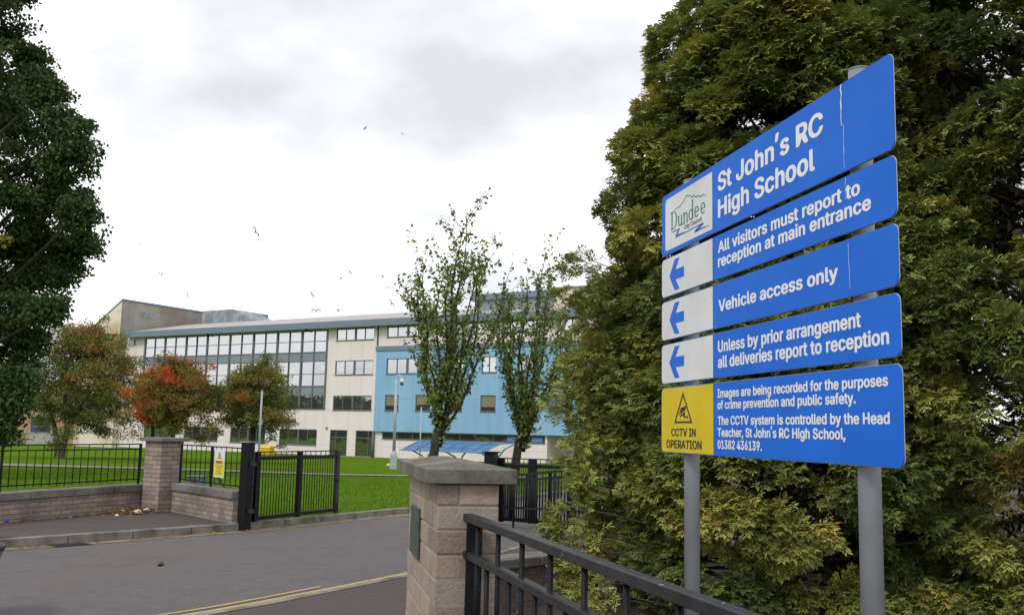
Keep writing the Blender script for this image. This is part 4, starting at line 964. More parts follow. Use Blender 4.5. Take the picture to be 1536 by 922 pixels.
# letter shapes of the sign's bold sans face: advance and outline loops (1/1000 em)
import json
GLYPHS = json.loads(r'''{",":[188,["32,-137 87,-137 105,-130 115,-121 168,66 168,74 158,83 138,91 69,91 48,83 38,74 6,-116 17,-130"]],".":[188,["73,-21 112,-22 127,-18 146,-8 165,10 172,25 171,58 162,74 143,93 112,106 82,106 48,93 26,71 19,53 23,17 42,-5"]],"0":[453,["192,-24 256,-25 287,-18 324,-2 359,23 390,57 405,82 424,138 434,191 438,269 431,337 412,408 396,440 381,462 343,499 296,524 259,534 182,531 135,515 107,496 60,446 42,408 29,371 19,318 16,272 19,191 32,126 48,82 79,38 113,7 157,-15","219,69 198,76 182,91 160,129 144,194 141,284 154,362 173,405 195,430 217,440 231,441 262,428 280,405 293,380 309,312 312,225 299,148 277,98 249,73"]],"1":[453,["70,-18 391,-19 412,-12 421,-2 422,56 412,68 391,75 312,75 307,78 306,506 303,515 290,524 275,528 197,528 182,524 54,430 54,357 63,348 79,342 105,345 176,396 181,391 181,78 175,75 75,75 51,65 44,53 44,0 54,-12"]],"2":[453,["57,-18 391,-19 412,-12 421,-2 422,56 405,71 391,75 205,76 365,251 390,288 409,338 412,393 408,415 393,449 349,496 305,521 250,534 197,534 145,521 101,496 66,462 48,433 35,387 35,363 45,351 63,344 128,344 149,351 158,360 163,393 176,421 192,433 213,440 249,437 271,424 280,408 288,384 283,338 258,295 227,257 32,49 32,-2 42,-12"]],"3":[453,["179,-24 256,-25 315,-8 362,19 396,54 415,88 425,122 425,162 415,202 405,221 390,243 346,280 315,296 273,309 402,457 403,509 387,524 372,528 69,528 48,521 38,512 38,453 54,438 69,434 239,433 126,302 125,247 135,235 153,228 219,228 243,224 265,215 278,203 290,183 297,156 293,117 280,92 258,76 225,69 179,76 154,95 137,137 112,150 41,150 23,143 13,131 20,88 32,63 73,19 129,-12"]],"4":[453,["273,-18 344,-19 365,-12 377,1 444,106 444,159 440,168 418,180 375,185 375,318 365,330 349,337 278,337 260,330 251,321 249,183 159,181 154,184 340,501 340,512 334,518 309,528 244,528 226,521 213,508 9,159 10,103 20,92"]],"6":[453,["195,-24 259,-25 305,-12 337,4 365,26 390,54 408,88 418,122 422,156 415,206 402,243 387,265 355,296 318,318 272,331 247,332 238,338 352,504 352,512 346,518 325,528 247,528 222,515 73,293 45,233 35,197 31,159 38,110 51,73 63,54 91,23 117,4 148,-12","213,69 182,85 163,117 156,150 160,187 170,212 192,237 225,246 247,243 268,231 280,215 293,181 297,147 290,120 277,95 262,79 240,69"]],"8":[453,["188,-24 262,-25 340,-2 374,20 399,45 424,85 431,113 431,156 424,187 402,224 354,266 393,307 408,342 412,400 402,437 381,471 333,508 277,530 253,534 178,531 145,521 104,499 57,452 45,424 38,384 45,338 57,310 99,268 57,234 29,190 22,162 22,109 29,82 51,48 92,10 135,-12","210,69 182,76 160,95 147,131 154,174 169,196 198,212 234,216 265,208 287,190 299,171 306,140 302,117 290,92 274,79 243,69","213,310 185,322 170,348 166,362 170,405 182,424 201,437 219,441 252,437 271,424 280,408 288,381 283,351 277,335 258,317 240,310"]],"9":[453,["126,-18 203,-18 221,-12 234,1 365,192 412,285 422,347 419,381 408,418 396,443 381,465 349,496 283,527 250,534 200,534 148,521 107,499 66,459 45,424 38,405 31,356 35,313 42,285 70,238 101,210 135,192 175,178 214,174 101,5 101,-2 107,-9","219,263 192,273 170,298 157,341 156,359 163,390 179,418 204,437 234,441 262,430 280,408 293,377 297,344 290,313 271,282 249,267"]],"A":[480,["10,-18 84,-19 109,-9 118,1 157,115 166,122 318,121 363,-2 373,-12 394,-19 462,-19 483,-12 493,-2 490,18 312,502 296,521 275,528 200,528 179,521 170,512 -15,5 -15,-2 -9,-9","197,219 204,249 240,345 283,220"]],"C":[510,["226,-24 300,-25 322,-22 365,-8 408,13 462,60 490,107 503,147 499,165 477,177 401,177 385,171 376,162 365,129 340,97 308,79 275,72 253,72 217,82 188,101 167,129 151,160 138,210 134,241 138,297 148,340 163,374 179,396 207,421 226,430 266,437 308,430 337,415 349,402 368,374 376,345 385,335 401,329 475,328 493,335 502,345 503,362 487,408 468,440 440,471 402,499 371,515 300,534 234,534 198,527 163,515 110,484 76,452 45,408 26,368 10,293 9,216 16,178 32,126 60,76 101,32 126,13 170,-8"]],"E":[418,["54,-18 375,-19 396,-12 405,-2 406,56 390,71 375,75 162,75 156,81 158,208 356,209 377,217 388,231 387,290 377,299 362,305 158,308 158,433 372,434 387,438 399,447 403,456 403,509 393,521 372,528 59,528 38,521 29,512 28,3 38,-12"]],"H":[517,["54,-18 128,-18 146,-12 155,-2 156,206 162,212 358,211 360,-2 370,-12 391,-19 459,-18 477,-12 487,-2 488,506 477,521 456,528 391,528 370,521 360,512 359,312 353,306 158,308 155,512 146,521 125,528 57,528 38,521 29,512 28,3 38,-12"]],"I":[300,["26,-18 269,-19 290,-12 299,-2 300,53 296,62 272,75 219,75 216,81 216,431 222,434 272,435 290,442 299,451 300,509 283,524 269,528 31,528 10,521 1,512 0,456 7,444 28,435 84,434 88,428 87,78 81,75 28,75 10,68 1,58 1,-2 10,-12"]],"J":[396,["154,-24 215,-25 265,-12 296,4 334,38 358,79 369,144 369,506 365,515 352,524 338,528 269,528 251,521 242,512 241,138 233,104 221,83 194,69 175,69 154,79 142,92 135,107 127,174 112,187 97,191 32,190 13,183 4,174 3,110 26,51 73,4 104,-12"]],"N":[523,["54,-18 128,-18 146,-12 155,-2 159,305 332,32 363,-9 388,-19 462,-19 483,-12 493,-2 494,506 483,521 462,528 400,528 379,521 370,512 366,201 162,518 138,528 59,528 38,521 29,512 28,3 38,-12"]],"O":[533,["226,-24 300,-25 337,-18 365,-8 430,29 459,57 490,101 508,142 522,200 525,269 518,331 505,374 480,424 428,481 402,499 346,524 303,534 234,534 198,527 163,515 110,484 66,440 45,408 26,368 10,293 9,216 16,178 32,126 60,76 101,32 126,13 170,-8","253,72 217,82 201,92 167,129 151,160 141,194 134,269 148,340 176,393 198,415 226,430 268,437 305,430 327,421 365,383 387,340 397,297 399,254 397,213 387,170 358,117 337,95 308,79 281,72"]],"P":[444,["54,-18 125,-19 146,-12 165,10 258,167 299,173 355,195 378,210 406,238 421,260 433,292 441,334 437,387 430,415 418,440 396,468 362,496 302,521 253,528 59,528 38,521 29,512 28,3 38,-12","160,260 156,266 158,433 256,431 283,421 296,408 305,390 312,362 312,328 296,285 277,270 253,263"]],"R":[449,["54,-18 125,-19 149,-9 165,10 232,133 238,137 317,4 332,-12 353,-19 428,-19 449,-12 458,-2 452,21 369,209 412,251 430,285 441,331 437,397 430,418 405,462 355,502 305,521 256,528 59,528 38,521 29,512 28,3 38,-12","160,275 156,281 158,433 259,431 290,418 305,396 312,366 309,319 296,294 280,282 256,275"]],"S":[446,["188,-27 278,-25 324,-12 368,10 418,60 437,107 441,144 433,187 418,215 384,249 327,280 179,326 151,354 147,384 151,399 163,418 179,430 222,441 265,433 280,424 293,412 304,379 317,367 332,360 403,360 421,367 430,376 431,400 424,424 408,452 390,474 368,493 330,515 259,534 175,531 138,521 104,505 69,481 51,462 29,424 22,400 23,342 38,304 60,279 117,242 271,193 299,177 312,155 312,125 299,97 271,76 238,69 194,72 157,88 142,113 137,137 124,149 108,155 35,156 17,149 7,140 10,110 20,79 42,45 63,23 123,-12"]],"T":[448,["188,-18 259,-18 277,-12 287,0 289,433 416,434 437,442 447,453 447,506 443,515 430,524 416,528 31,528 10,521 1,512 0,453 10,442 31,434 156,434 162,431 162,3 173,-12"]],"U":[517,["245,-27 322,-22 383,1 408,17 446,51 465,76 477,104 488,144 488,506 484,515 471,524 456,528 391,528 373,521 363,512 362,178 359,153 352,129 333,98 305,79 275,72 241,72 201,85 182,101 163,132 156,162 155,512 146,521 125,528 57,528 38,521 29,512 28,162 35,119 42,101 66,57 98,26 123,7 154,-8 195,-21"]],"V":[480,["198,-18 281,-18 299,-12 312,1 493,501 493,512 483,521 462,528 394,528 373,521 363,512 243,161 115,512 105,521 84,528 13,528 -5,521 -15,512 -8,485 170,4 182,-12"]],"a":[389,["135,-27 184,-28 250,-7 275,-18 338,-19 358,-12 368,-2 369,272 362,305 346,337 315,368 283,387 255,396 222,403 166,403 95,383 63,365 29,331 10,296 13,285 32,273 91,256 106,257 124,263 148,296 170,308 203,312 224,305 237,293 244,266 240,248 153,237 79,218 48,202 13,168 1,137 0,82 7,57 26,29 60,-2 79,-12","153,66 138,72 126,88 125,115 132,131 150,143 242,155 244,131 240,113 224,85 202,70"]],"b":[424,["217,-27 265,-25 327,-2 374,38 393,63 412,107 422,162 422,216 412,271 399,302 381,331 340,371 312,387 259,403 203,403 145,386 143,512 133,521 115,528 48,527 32,521 22,506 23,-2 32,-12 53,-19 115,-18 143,-4 179,-21","213,66 182,79 170,92 157,117 144,169 144,206 157,262 176,293 201,308 234,309 265,293 283,262 293,225 297,178 290,135 268,88 243,70"]],"c":[396,["192,-27 225,-28 265,-21 327,7 368,45 387,76 394,97 393,105 377,118 316,134 300,134 282,127 273,118 256,85 231,69 200,66 182,70 166,79 151,98 132,147 128,206 145,268 173,302 194,309 237,305 256,290 279,254 300,244 315,244 374,260 393,276 390,293 377,318 337,362 302,383 238,403 181,403 148,396 120,387 79,362 35,315 13,268 3,212 3,162 10,122 20,92 38,57 88,7 142,-18"]],"d":[424,["179,-27 231,-25 282,-4 310,-18 375,-18 393,-12 402,-2 403,506 399,515 387,524 372,528 310,528 292,521 282,512 280,386 222,403 169,403 113,387 85,371 51,340 17,280 3,222 3,156 13,107 32,63 48,41 92,1 145,-21","197,66 170,76 145,107 128,166 128,209 138,255 160,293 185,308 216,309 246,296 258,280 278,228 281,181 274,135 252,88 227,70"]],"e":[404,["198,-27 222,-28 268,-22 321,-2 343,13 377,48 393,76 396,93 387,102 365,112 325,122 300,122 279,112 252,76 225,66 197,66 182,70 158,86 138,117 133,140 375,150 393,157 403,172 400,247 383,299 365,330 321,371 283,390 231,403 178,403 157,399 120,387 82,365 48,331 26,299 7,246 3,219 3,156 10,122 20,92 38,57 88,7 154,-21","135,241 132,244 135,255 148,280 170,302 191,309 222,309 240,302 258,280 274,243"]],"f":[253,["76,-18 143,-18 162,-12 171,-2 172,306 178,309 233,310 249,317 259,331 258,380 249,390 231,397 173,398 175,437 185,453 231,450 249,457 258,467 275,522 265,533 243,543 206,550 175,550 151,546 104,527 69,496 57,477 50,453 49,398 3,397 -15,390 -24,380 -25,331 -21,322 3,310 44,309 50,306 50,3 60,-12"]],"g":[425,["163,-168 241,-169 305,-152 349,-128 380,-96 393,-74 403,-34 403,375 399,384 387,393 372,397 312,397 282,382 225,403 172,403 142,396 113,387 82,368 42,327 17,280 3,225 3,157 20,95 48,51 92,13 117,1 160,-12 228,-12 273,2 278,0 278,-28 268,-52 261,-61 240,-74 219,-78 176,-74 154,-62 124,-29 103,-22 85,-26 54,-42 20,-67 23,-80 38,-102 73,-133 107,-152","194,78 163,91 142,123 128,169 128,215 145,271 160,293 185,308 222,309 249,293 271,255 281,209 281,175 268,123 252,97 230,82"]],"h":[410,["48,-18 115,-18 133,-12 143,-2 144,219 147,250 157,280 169,296 203,309 227,308 243,299 255,280 262,259 266,234 267,-2 276,-12 294,-18 356,-19 377,-12 387,0 388,272 380,305 368,333 330,374 302,390 268,400 203,403 145,386 143,509 133,521 115,528 50,528 32,521 22,509 22,3 32,-12"]],"i":[166,["48,-18 115,-18 133,-12 143,0 144,375 133,390 115,397 50,397 32,390 22,378 22,3 32,-12","63,426 100,425 115,429 140,444 152,460 159,475 158,493 152,508 130,530 97,543 72,543 38,530 13,505 9,475 17,457 38,435"]],"l":[189,["120,-21 162,-22 183,-18 202,-9 212,1 212,9 199,59 174,74 150,72 147,75 144,109 143,512 133,521 115,528 50,528 32,521 22,506 22,60 35,26 48,10 82,-12"]],"m":[610,["48,-18 115,-18 133,-12 143,-2 144,228 147,259 163,296 188,309 218,308 230,299 240,275 244,253 244,3 251,-9 272,-18 334,-19 355,-12 365,-2 366,244 369,265 376,287 388,302 403,309 431,309 452,299 465,253 467,-2 476,-12 497,-19 556,-19 577,-12 588,3 588,284 580,315 568,340 527,380 474,402 444,406 400,403 370,393 348,383 321,364 293,387 274,396 225,406 185,402 141,385 112,397 53,397 32,390 22,375 22,3 32,-12"]],"n":[410,["48,-18 115,-18 133,-12 143,-2 144,219 147,250 157,280 169,296 203,309 227,308 243,299 255,280 262,259 266,234 267,-2 276,-12 297,-19 359,-18 377,-12 387,-2 387,275 380,305 368,333 330,374 302,390 250,403 203,403 143,382 115,397 53,397 32,390 23,380 22,3 32,-12"]],"o":[415,["192,-27 216,-28 265,-21 312,-2 331,10 371,51 390,79 405,120 412,159 409,240 396,283 377,318 324,371 296,387 234,403 181,403 148,396 107,380 76,359 35,315 17,277 3,212 3,162 10,122 20,92 38,57 88,7 142,-18","197,66 166,79 138,123 128,166 128,206 138,252 160,290 173,302 188,308 222,309 249,296 262,283 274,258 284,225 288,175 274,117 256,85 233,70"]],"p":[424,["48,-162 115,-162 133,-155 143,-146 145,-8 179,-21 222,-28 265,-25 308,-12 337,4 371,35 402,82 415,122 422,162 422,216 412,271 399,302 381,331 340,371 312,387 259,403 203,403 163,393 143,382 115,397 53,397 32,390 23,380 22,-141 32,-155","213,66 182,79 170,92 157,117 144,169 144,206 157,262 176,293 201,308 234,309 265,293 283,262 293,225 297,178 290,135 268,88 243,70"]],"r":[259,["48,-18 115,-18 133,-12 143,-2 144,228 148,258 163,290 182,302 200,306 247,303 271,316 275,325 275,381 265,396 244,403 191,403 138,386 115,397 53,397 32,390 23,380 22,3 32,-12"]],"s":[365,["170,-27 228,-25 271,-12 302,4 343,42 355,63 362,91 362,128 355,149 346,165 315,196 262,221 167,245 148,254 145,260 141,281 148,299 172,312 200,312 218,305 238,272 263,260 284,260 327,270 343,276 355,288 340,330 306,368 258,393 216,403 138,400 113,393 70,371 32,333 23,318 16,291 20,238 35,210 57,188 110,160 215,133 233,118 236,101 227,79 215,70 197,66 151,70 138,79 124,109 115,118 97,125 35,115 20,108 7,96 7,82 17,54 32,32 54,10 120,-21"]],"t":[227,["160,-24 212,-21 237,-12 247,0 231,62 206,75 164,73 156,106 157,306 162,309 206,310 227,319 234,328 234,378 224,390 208,396 158,398 156,472 146,483 125,491 63,490 45,483 35,474 33,398 1,396 -15,390 -24,380 -25,328 -8,313 34,306 34,72 48,32 79,1 120,-18"]],"u":[410,["167,-24 218,-22 266,-4 294,-18 356,-19 377,-12 387,-2 388,375 384,384 371,393 356,397 294,397 276,390 267,380 266,156 259,116 237,82 203,69 179,73 169,79 160,88 147,122 144,153 143,380 133,390 112,397 50,397 32,390 23,380 22,112 32,67 48,38 79,7 113,-12"]],"v":[389,["157,-18 231,-18 249,-12 258,-2 396,357 400,378 390,390 369,397 303,397 276,384 194,167 115,381 105,390 87,397 19,397 -2,390 -12,380 -5,351 126,10 138,-9"]],"y":[389,["70,-165 112,-165 168,-146 206,-115 224,-87 396,357 400,378 390,390 369,397 303,397 276,384 194,167 115,381 105,390 87,397 19,397 -2,390 -12,380 -5,351 130,-1 121,-30 99,-68 91,-71 57,-66 38,-73 29,-82 17,-143 32,-155"]],"\u2019":[177,["48,301 103,300 121,307 130,317 181,500 180,512 171,521 150,528 81,528 60,521 51,512 22,331 26,313"]]," ":[188,[]]}''')
from mathutils.geometry import tessellate_polygon
FONT_CACHE = {}
def glyph_mesh(txt, bold):
    key = (txt, bold)
    if key in FONT_CACHE: return FONT_CACHE[key]
    V_ = []; F_ = []; x_ = 0
    for ch in txt:
        adv, loops = GLYPHS[ch]
        if ch == '\u2019': loops = [' '.join('%d,%d' % (int(q.split(',')[0]), int(q.split(',')[1]) + 560) for q in l_.split()) for l_ in GLYPHS[','][1]]; o_ = len(V_)
        polys = [[Vector((int(q.split(',')[0]) / 1000, int(q.split(',')[1]) / 1000, 0)) for q in lp_.split()] for lp_ in loops]
        def inside(p, lp_):
            c_ = False
            for q, r__ in zip(lp_, lp_[1:] + lp_[:1]):
                if (q.y > p.y) != (r__.y > p.y) and p.x < (r__.x - q.x) * (p.y - q.y) / (r__.y - q.y) + q.x: c_ = not c_
            return c_
        outer = [l_ for l_ in polys if not any(inside(l_[0], m_) for m_ in polys if m_ is not l_)]
        for ol in outer:                                  # an i is two islands, an e one island with a hole
            grp = [ol] + [l_ for l_ in polys if l_ is not ol and inside(l_[0], ol)]; o_ = len(V_)
            for pl2 in grp: V_ += [(x_ + p.x, p.y, 0) for p in pl2]
            for t_ in tessellate_polygon(grp):
                A, B, C_ = (V_[o_ + k] for k in t_)
                F_.append([o_ + k for k in (t_ if (B[0] - A[0]) * (C_[1] - A[1]) - (B[1] - A[1]) * (C_[0] - A[0]) > 0 else t_[::-1])])
        x_ += adv / 1000 + bold + .012
    V_ = np.array(V_)
    FONT_CACHE[key] = (V_, F_); return V_, F_
def text(lines, y, name, m_, parent, bold=0.0):
    global s_recalc
    for txt, u0, u1, base, cap in lines:
        w = MB(); V_, F_ = glyph_mesh(txt, bold); Hc = glyph_mesh('H', 0)[0]; h0, h1 = Hc[:, 1].min(), Hc[:, 1].max()
        sx = (u1 - u0) / (V_[:, 0].max() - V_[:, 0].min()); sz = cap / (h1 - h0)
        w.add([(u0 + (v[0] - V_[:, 0].min()) * sx, y, base + (v[1] - h0) * sz) for v in V_], F_)
        s_recalc = False; w.build(name, m_, parent); s_recalc = True
panels = [(2.727, 3.116), (2.459, 2.702), (2.187, 2.430), (1.916, 2.159), (1.496, 1.888)]
PO = []
for i, (z0, z1) in enumerate(panels):
    w = MB(); w.prism([(a_, 0, b_) for a_, b_ in rrect(0, SW, z0, z1, .035)], (0, .004, 0)); p_ = w.build('panel', [M['sblue']], sign); PO.append(p_)
    w = MB(); w.prism([(a_, .0045, b_) for a_, b_ in rrect(-.002, SW + .002, z0 - .002, z1 + .002, .036)], (0, .003, 0)); w.build('backing', M['alu'], p_)
    for zz in (z0 + .055, z1 - .055): w = MB(); w.box(.15, SW - .15, .0076, .027, zz - .02, zz + .02); w.build('channel', M['alu'], p_)
decal(rrect(.062, .786, 2.752, 3.083, .03, 6, (1, 0, 0, 1)), -.001, 'white_field', M['swhite'], PO[0])
for i in (1, 2, 3):
    z0, z1 = panels[i]; decal(rrect(0.004, .786, z0 + .003, z1 - .003, .033, 6, (1, 0, 0, 1)), -.001, 'white_field', M['swhite'], PO[i])
    c_ = (2.580, 2.309, 2.041)[i - 1]
    ar = [(.134, 0), (.222, .097), (.300, .097), (.236, .031), (.370, .031), (.370, -.031), (.236, -.031), (.300, -.097), (.222, -.097)]
    decal([(a_, c_ + b_) for a_, b_ in reversed(ar)], -.002, 'arrow', M['sblue'], PO[i])
z0, z1 = panels[4]; decal(rrect(.004, .786, z0 + .003, z1 - .003, .033, 6, (1, 0, 0, 1)), -.001, 'yellow_field', M['syellow'], PO[4])
text([("St John\u2019s RC", .862, 1.986, 2.945, .106), ("High School", .863, 1.909, 2.797, .104)], -.0015, 'lettering', M['letter'], PO[0])
text([("All visitors must report to", .861, 2.264, 2.600, .064), ("reception at main entrance", .859, 2.340, 2.520, .064)], -.0015, 'lettering', M['letter'], PO[1])
text([("Vehicle access only", .863, 2.082, 2.273, .066)], -.0015, 'lettering', M['letter'], PO[2])
text([("Unless by prior arrangement", .853, 2.247, 2.052, .064), ("all deliveries report to reception", .852, 2.437, 1.967, .064)], -.0015, 'lettering', M['letter'], PO[3])
text([("Images are being recorded for the purposes", .843, 2.422, 1.806, .047), ("of crime prevention and public safety.", .842, 2.196, 1.744, .047), ("The CCTV system is controlled by the Head", .845, 2.427, 1.660, .047),
      ("Teacher, St John\u2019s RC High School,", .843, 2.113, 1.597, .047), ("01382 436139.", .842, 1.36, 1.533, .047)], -.0015, 'lettering', M['letter'], PO[4])
text([("CCTV IN", .165, .544, 1.594, .047), ("OPERATION", .084, .627, 1.522, .050)], -.002, 'lettering', M['lblack'], PO[4])
# camera pictogram
w = MB(); T0 = [(.354, 1.858), (.214, 1.672), (.494, 1.672)]; cx, cz = .354, 1.728
def inset(P, k): return [(cx + (a_ - cx) * k, cz + (b_ - cz) * k) for a_, b_ in P]
Ta, Tb = T0, inset(T0, .80)
for i in range(3):
    j = (i + 1) % 3; w.quad((Ta[i][0], -.002, Ta[i][1]), (Ta[j][0], -.002, Ta[j][1]), (Tb[j][0], -.002, Tb[j][1]), (Tb[i][0], -.002, Tb[i][1]))
for P_ in ([(.292, 1.722), (.388, 1.746), (.405, 1.774), (.318, 1.762)], [(.30, 1.716), (.384, 1.739), (.388, 1.728), (.312, 1.708)], [(.352, 1.726), (.378, 1.732), (.388, 1.708), (.362, 1.706)], [(.372, 1.712), (.425, 1.712), (.425, 1.704), (.372, 1.704)], [(.419, 1.716), (.429, 1.716), (.429, 1.695), (.419, 1.695)]):
    w.poly([(a_, -.002, b_) for a_, b_ in P_])
w.build('camera_pictogram', M['lblack'], PO[4])
# council logo
w = MB()
def ring(cx, cz, rx, rz, wt, tt, a0=0, a1=360, n=22):
    for k in range(n):
        a_, b_ = R(a0 + (a1 - a0) * k / n), R(a0 + (a1 - a0) * (k + 1) / n)
        po_ = lambda q: (cx + rx * math.cos(q), -.002, cz + rz * math.sin(q)); pi_ = lambda q: (cx + (rx - wt) * math.cos(q), -.002, cz + (rz - tt) * math.sin(q))
        w.quad(po_(a_), po_(b_), pi_(b_), pi_(a_))
def rect(a_, b_, c_, d_): w.quad((a_, -.002, c_), (b_, -.002, c_), (b_, -.002, d_), (a_, -.002, d_))
zb_ = 2.868; xh = .068; ch = .114; lw = .020
xx = .152                                                  # D
rect(xx + .014, xx + .014 + lw, zb_, zb_ + ch); rect(xx, xx + .05, zb_, zb_ + .006); rect(xx, xx + .05, zb_ + ch - .006, zb_ + ch); ring(xx + .045, zb_ + ch / 2, .064, ch / 2, .018, .006, -90, 90, 16)
def u_(xx):
    rect(xx, xx + .016, zb_ + .018, zb_ + xh); rect(xx + .046, xx + .062, zb_, zb_ + xh); ring(xx + .031, zb_ + .024, .031, .024, .016, .007, 180, 360, 12); rect(xx - .008, xx + .008, zb_ + xh - .005, zb_ + xh); rect(xx + .046, xx + .072, zb_, zb_ + .005)
def n_l(xx):
    rect(xx, xx + .016, zb_, zb_ + xh); rect(xx + .046, xx + .062, zb_, zb_ + xh - .02); ring(xx + .031, zb_ + xh - .024, .031, .024, .016, .007, 0, 180, 12)
    rect(xx - .008, xx + .024, zb_, zb_ + .005); rect(xx + .038, xx + .07, zb_, zb_ + .005); rect(xx - .008, xx + .004, zb_ + xh - .005, zb_ + xh)
def d_l(xx):
    ring(xx + .034, zb_ + xh / 2, .034, xh / 2, .016, .006); rect(xx + .052, xx + .068, zb_, zb_ + ch + .004); rect(xx + .042, xx + .06, zb_ + ch - .001, zb_ + ch + .004)
def e_l(xx):
    ring(xx + .034, zb_ + xh / 2, .034, xh / 2, .016, .007, 0, 320); rect(xx + .012, xx + .066, zb_ + xh / 2 - .003, zb_ + xh / 2 + .004)
u_(.278); n_l(.365); d_l(.444); e_l(.530); e_l(.622)
def ribbon_line(P, wd):
    for (a_, b_), (c_, d_), w0, w1 in zip(P[:-1], P[1:], wd[:-1], wd[1:]): w.quad((a_, -.002, b_ - w0), (c_, -.002, d_ - w1), (c_, -.002, d_ + w1), (a_, -.002, b_ + w0))
ribbon_line([(.205, 2.985), (.25, 2.992), (.30, 2.990), (.33, 2.998), (.37, 3.010), (.40, 3.030), (.425, 3.034), (.445, 3.022), (.475, 3.018), (.49, 3.004), (.53, 3.008), (.55, 2.992), (.60, 2.990), (.62, 2.976), (.66, 2.982), (.70, 2.960)], [.001, .002, .0035, .002, .003, .003, .004, .003, .004, .003, .004, .003, .004, .003, .004, .001])
w.build('green_logo', M['lgreen'], PO[0])
w = MB()
ribbon_line([(.160, 2.858), (.20, 2.853), (.30, 2.852)], [.001, .003, .004]); ribbon_line([(.30, 2.852), (.25, 2.822)], [.004, .010]); ribbon_line([(.235, 2.818), (.32, 2.815), (.42, 2.812), (.55, 2.814), (.665, 2.812)], [.010, .006, .003, .003, .005])
ribbon_line([(.665, 2.812), (.555, 2.790)], [.004, .010]); ribbon_line([(.535, 2.788), (.62, 2.788), (.745, 2.782)], [.008, .005, .001])
w.build('wave_logo', M['lblue'], PO[0])
text([("City Council", .376, .641, 2.832, .026)], -.002, 'small_lettering', M['lgrey'], PO[0])
# white droppings run down the panels
w = MB()
def drip(u_, zt_, zb2, wd):
    n_ = 9; pts = [(u_ + random.uniform(-.004, .004), zt_ + (zb2 - zt_) * i / n_, wd * random.uniform(.35, 1.0) * (1 - .45 * i / n_)) for i in range(n_ + 1)]
    for (a_, b_, c_), (d_, e_, f_) in zip(pts[:-1], pts[1:]): w.quad((a_ - c_, -.0022, b_), (a_ + c_, -.0022, b_), (d_ + f_, -.0022, e_), (d_ - f_, -.0022, e_))
drip(2.137, 3.112, 2.93, .0075); drip(2.150, 2.935, 2.74, .003); w.build('dropping', M['drip'], PO[0])
for i, (a_, b_, c_) in enumerate(((2.156, 2.695, 2.60), (2.170, 2.41, 2.22))):
    w = MB(); drip(a_, b_, c_, .0022); w.build('dropping', M['drip'], PO[i + 1])

# ------------------------------------------------------------------ lamp columns, cycle shelter, grit bin
Y = 50.6; p = at(590, 700, Y); lc = empty('camera_column', (p.x, p.y, gz(Y)), 0, 'grey lamp column with square base and white security camera, before the blue wing', 'camera column')
w = MB(); w.box(-.17, .17, -.17, .17, -.05, .72); w.prism([(-.17, -.17, .72), (.17, -.17, .72), (.17, .17, .72), (-.17, .17, .72)], (0, 0, .02)); w.tube([(0, 0, .73), (0, 0, .92)], [.17, .09], 12); w.build('base', M['galv2'], lc, .01)
ht = at(598, 568, Y).z - gz(Y); w = MB(); w.tube([(0, 0, .7), (0, 0, ht)], [.085, .075], 12); w.build('pole', M['galv2'], lc)
w = MB(); w.tube([(0, 0, ht - .02), (0, 0, ht + .15), (.12, 0, ht + .22), (.26, 0, ht + .12), (.28, 0, ht)], .025, 8); w.build('bracket', M['swhite'], lc)
w = MB(); w.tube([(.28, 0, ht + .02), (.28, 0, ht - .04), (.28, 0, ht - .22)], [.05, .12, .12], 12); cmr = w.build('camera', M['swhite'], lc)
w = MB(); w.tube([(.28, 0, ht - .221), (.28, 0, ht - .29), (.28, 0, ht - .33)], [.10, .085, .03], 12); w.build('dome', M['dark'], cmr)
for px, Yp, top, rr, lab in ((629.5, 57, 611, .045, 'slim grey pole beside the cycle shelter'), (387.5, 48.6, 586, .055, 'grey pole in front of the rightmost rowan')):
    p = at(px, 690, Yp); z_ = gz(Yp); q = at(px, top, Yp).z - z_; o_ = empty('pole', (p.x, p.y, z_), 0, lab, 'pole')
    w = MB(); w.tube([(0, 0, -.1), (0, 0, q)], [rr, rr * .85], 10); w.build('shaft', M['galv2'], o_)
    w = MB(); w.tube([(0, 0, q), (0, 0, q + .04)], [rr * 1.1, rr * .6], 10); w.build('cap', M['galv2'], o_)
Y = 76; pl0 = at(632, 690, Y + 2); pl1 = at(738, 690, Y - 2.2); sh = empty('cycle_shelter', (pl0.x, pl0.y, gz(Y)), math.atan2(pl1.y - pl0.y, pl1.x - pl0.x), 'blue curved-roof cycle shelter in front of the school wall', 'cycle shelter')
Ls = (Vector((pl1.x, pl1.y)) - Vector((pl0.x, pl0.y))).length
def arc(f): return Vector((0, -1.35 + 3.0 * f, .84 + .72 * math.sin(min(1, f * 1.05) * math.pi * .5)))
w = MB(); nA = 8
for i in range(nA):
    a_, b_ = arc(i / nA), arc((i + 1) / nA); w.quad((-.9, a_.y, a_.z), (Ls + .3, a_.y, a_.z), (Ls + .3, b_.y, b_.z), (-.9, b_.y, b_.z))
cn = w.build('canopy', M['canopy'], sh); sol = cn.modifiers.new('thickness', 'SOLIDIFY'); sol.thickness = .02
for k in range(3):
    x_ = Ls * k / 2.0 * .98; w = MB()
    w.tube([(x_, .6, -.4), (x_ + .1, .75, .45), (x_ + .45, 1.2, 1.15), (x_ + 1.1, 1.65, 1.56)], .06, 8); w.build('leg', M['shelterblue'], sh)
    w = MB(); w.tube([(x_ - .05, .5, -.4), (x_ - .2, .3, .4), (x_ - .6, -.4, .8), (x_ - 1.2, -1.3, .88)], .055, 8); w.build('brace', M['shelterblue'], sh)
for k in range(7):
    x_ = -.9 + (Ls + 1.2) * k / 6; w = MB(); w.tube([(x_, arc(i / 8).y, arc(i / 8).z + .03) for i in range(9)], .035, 6); w.build('rib', M['shelterblue'], sh)
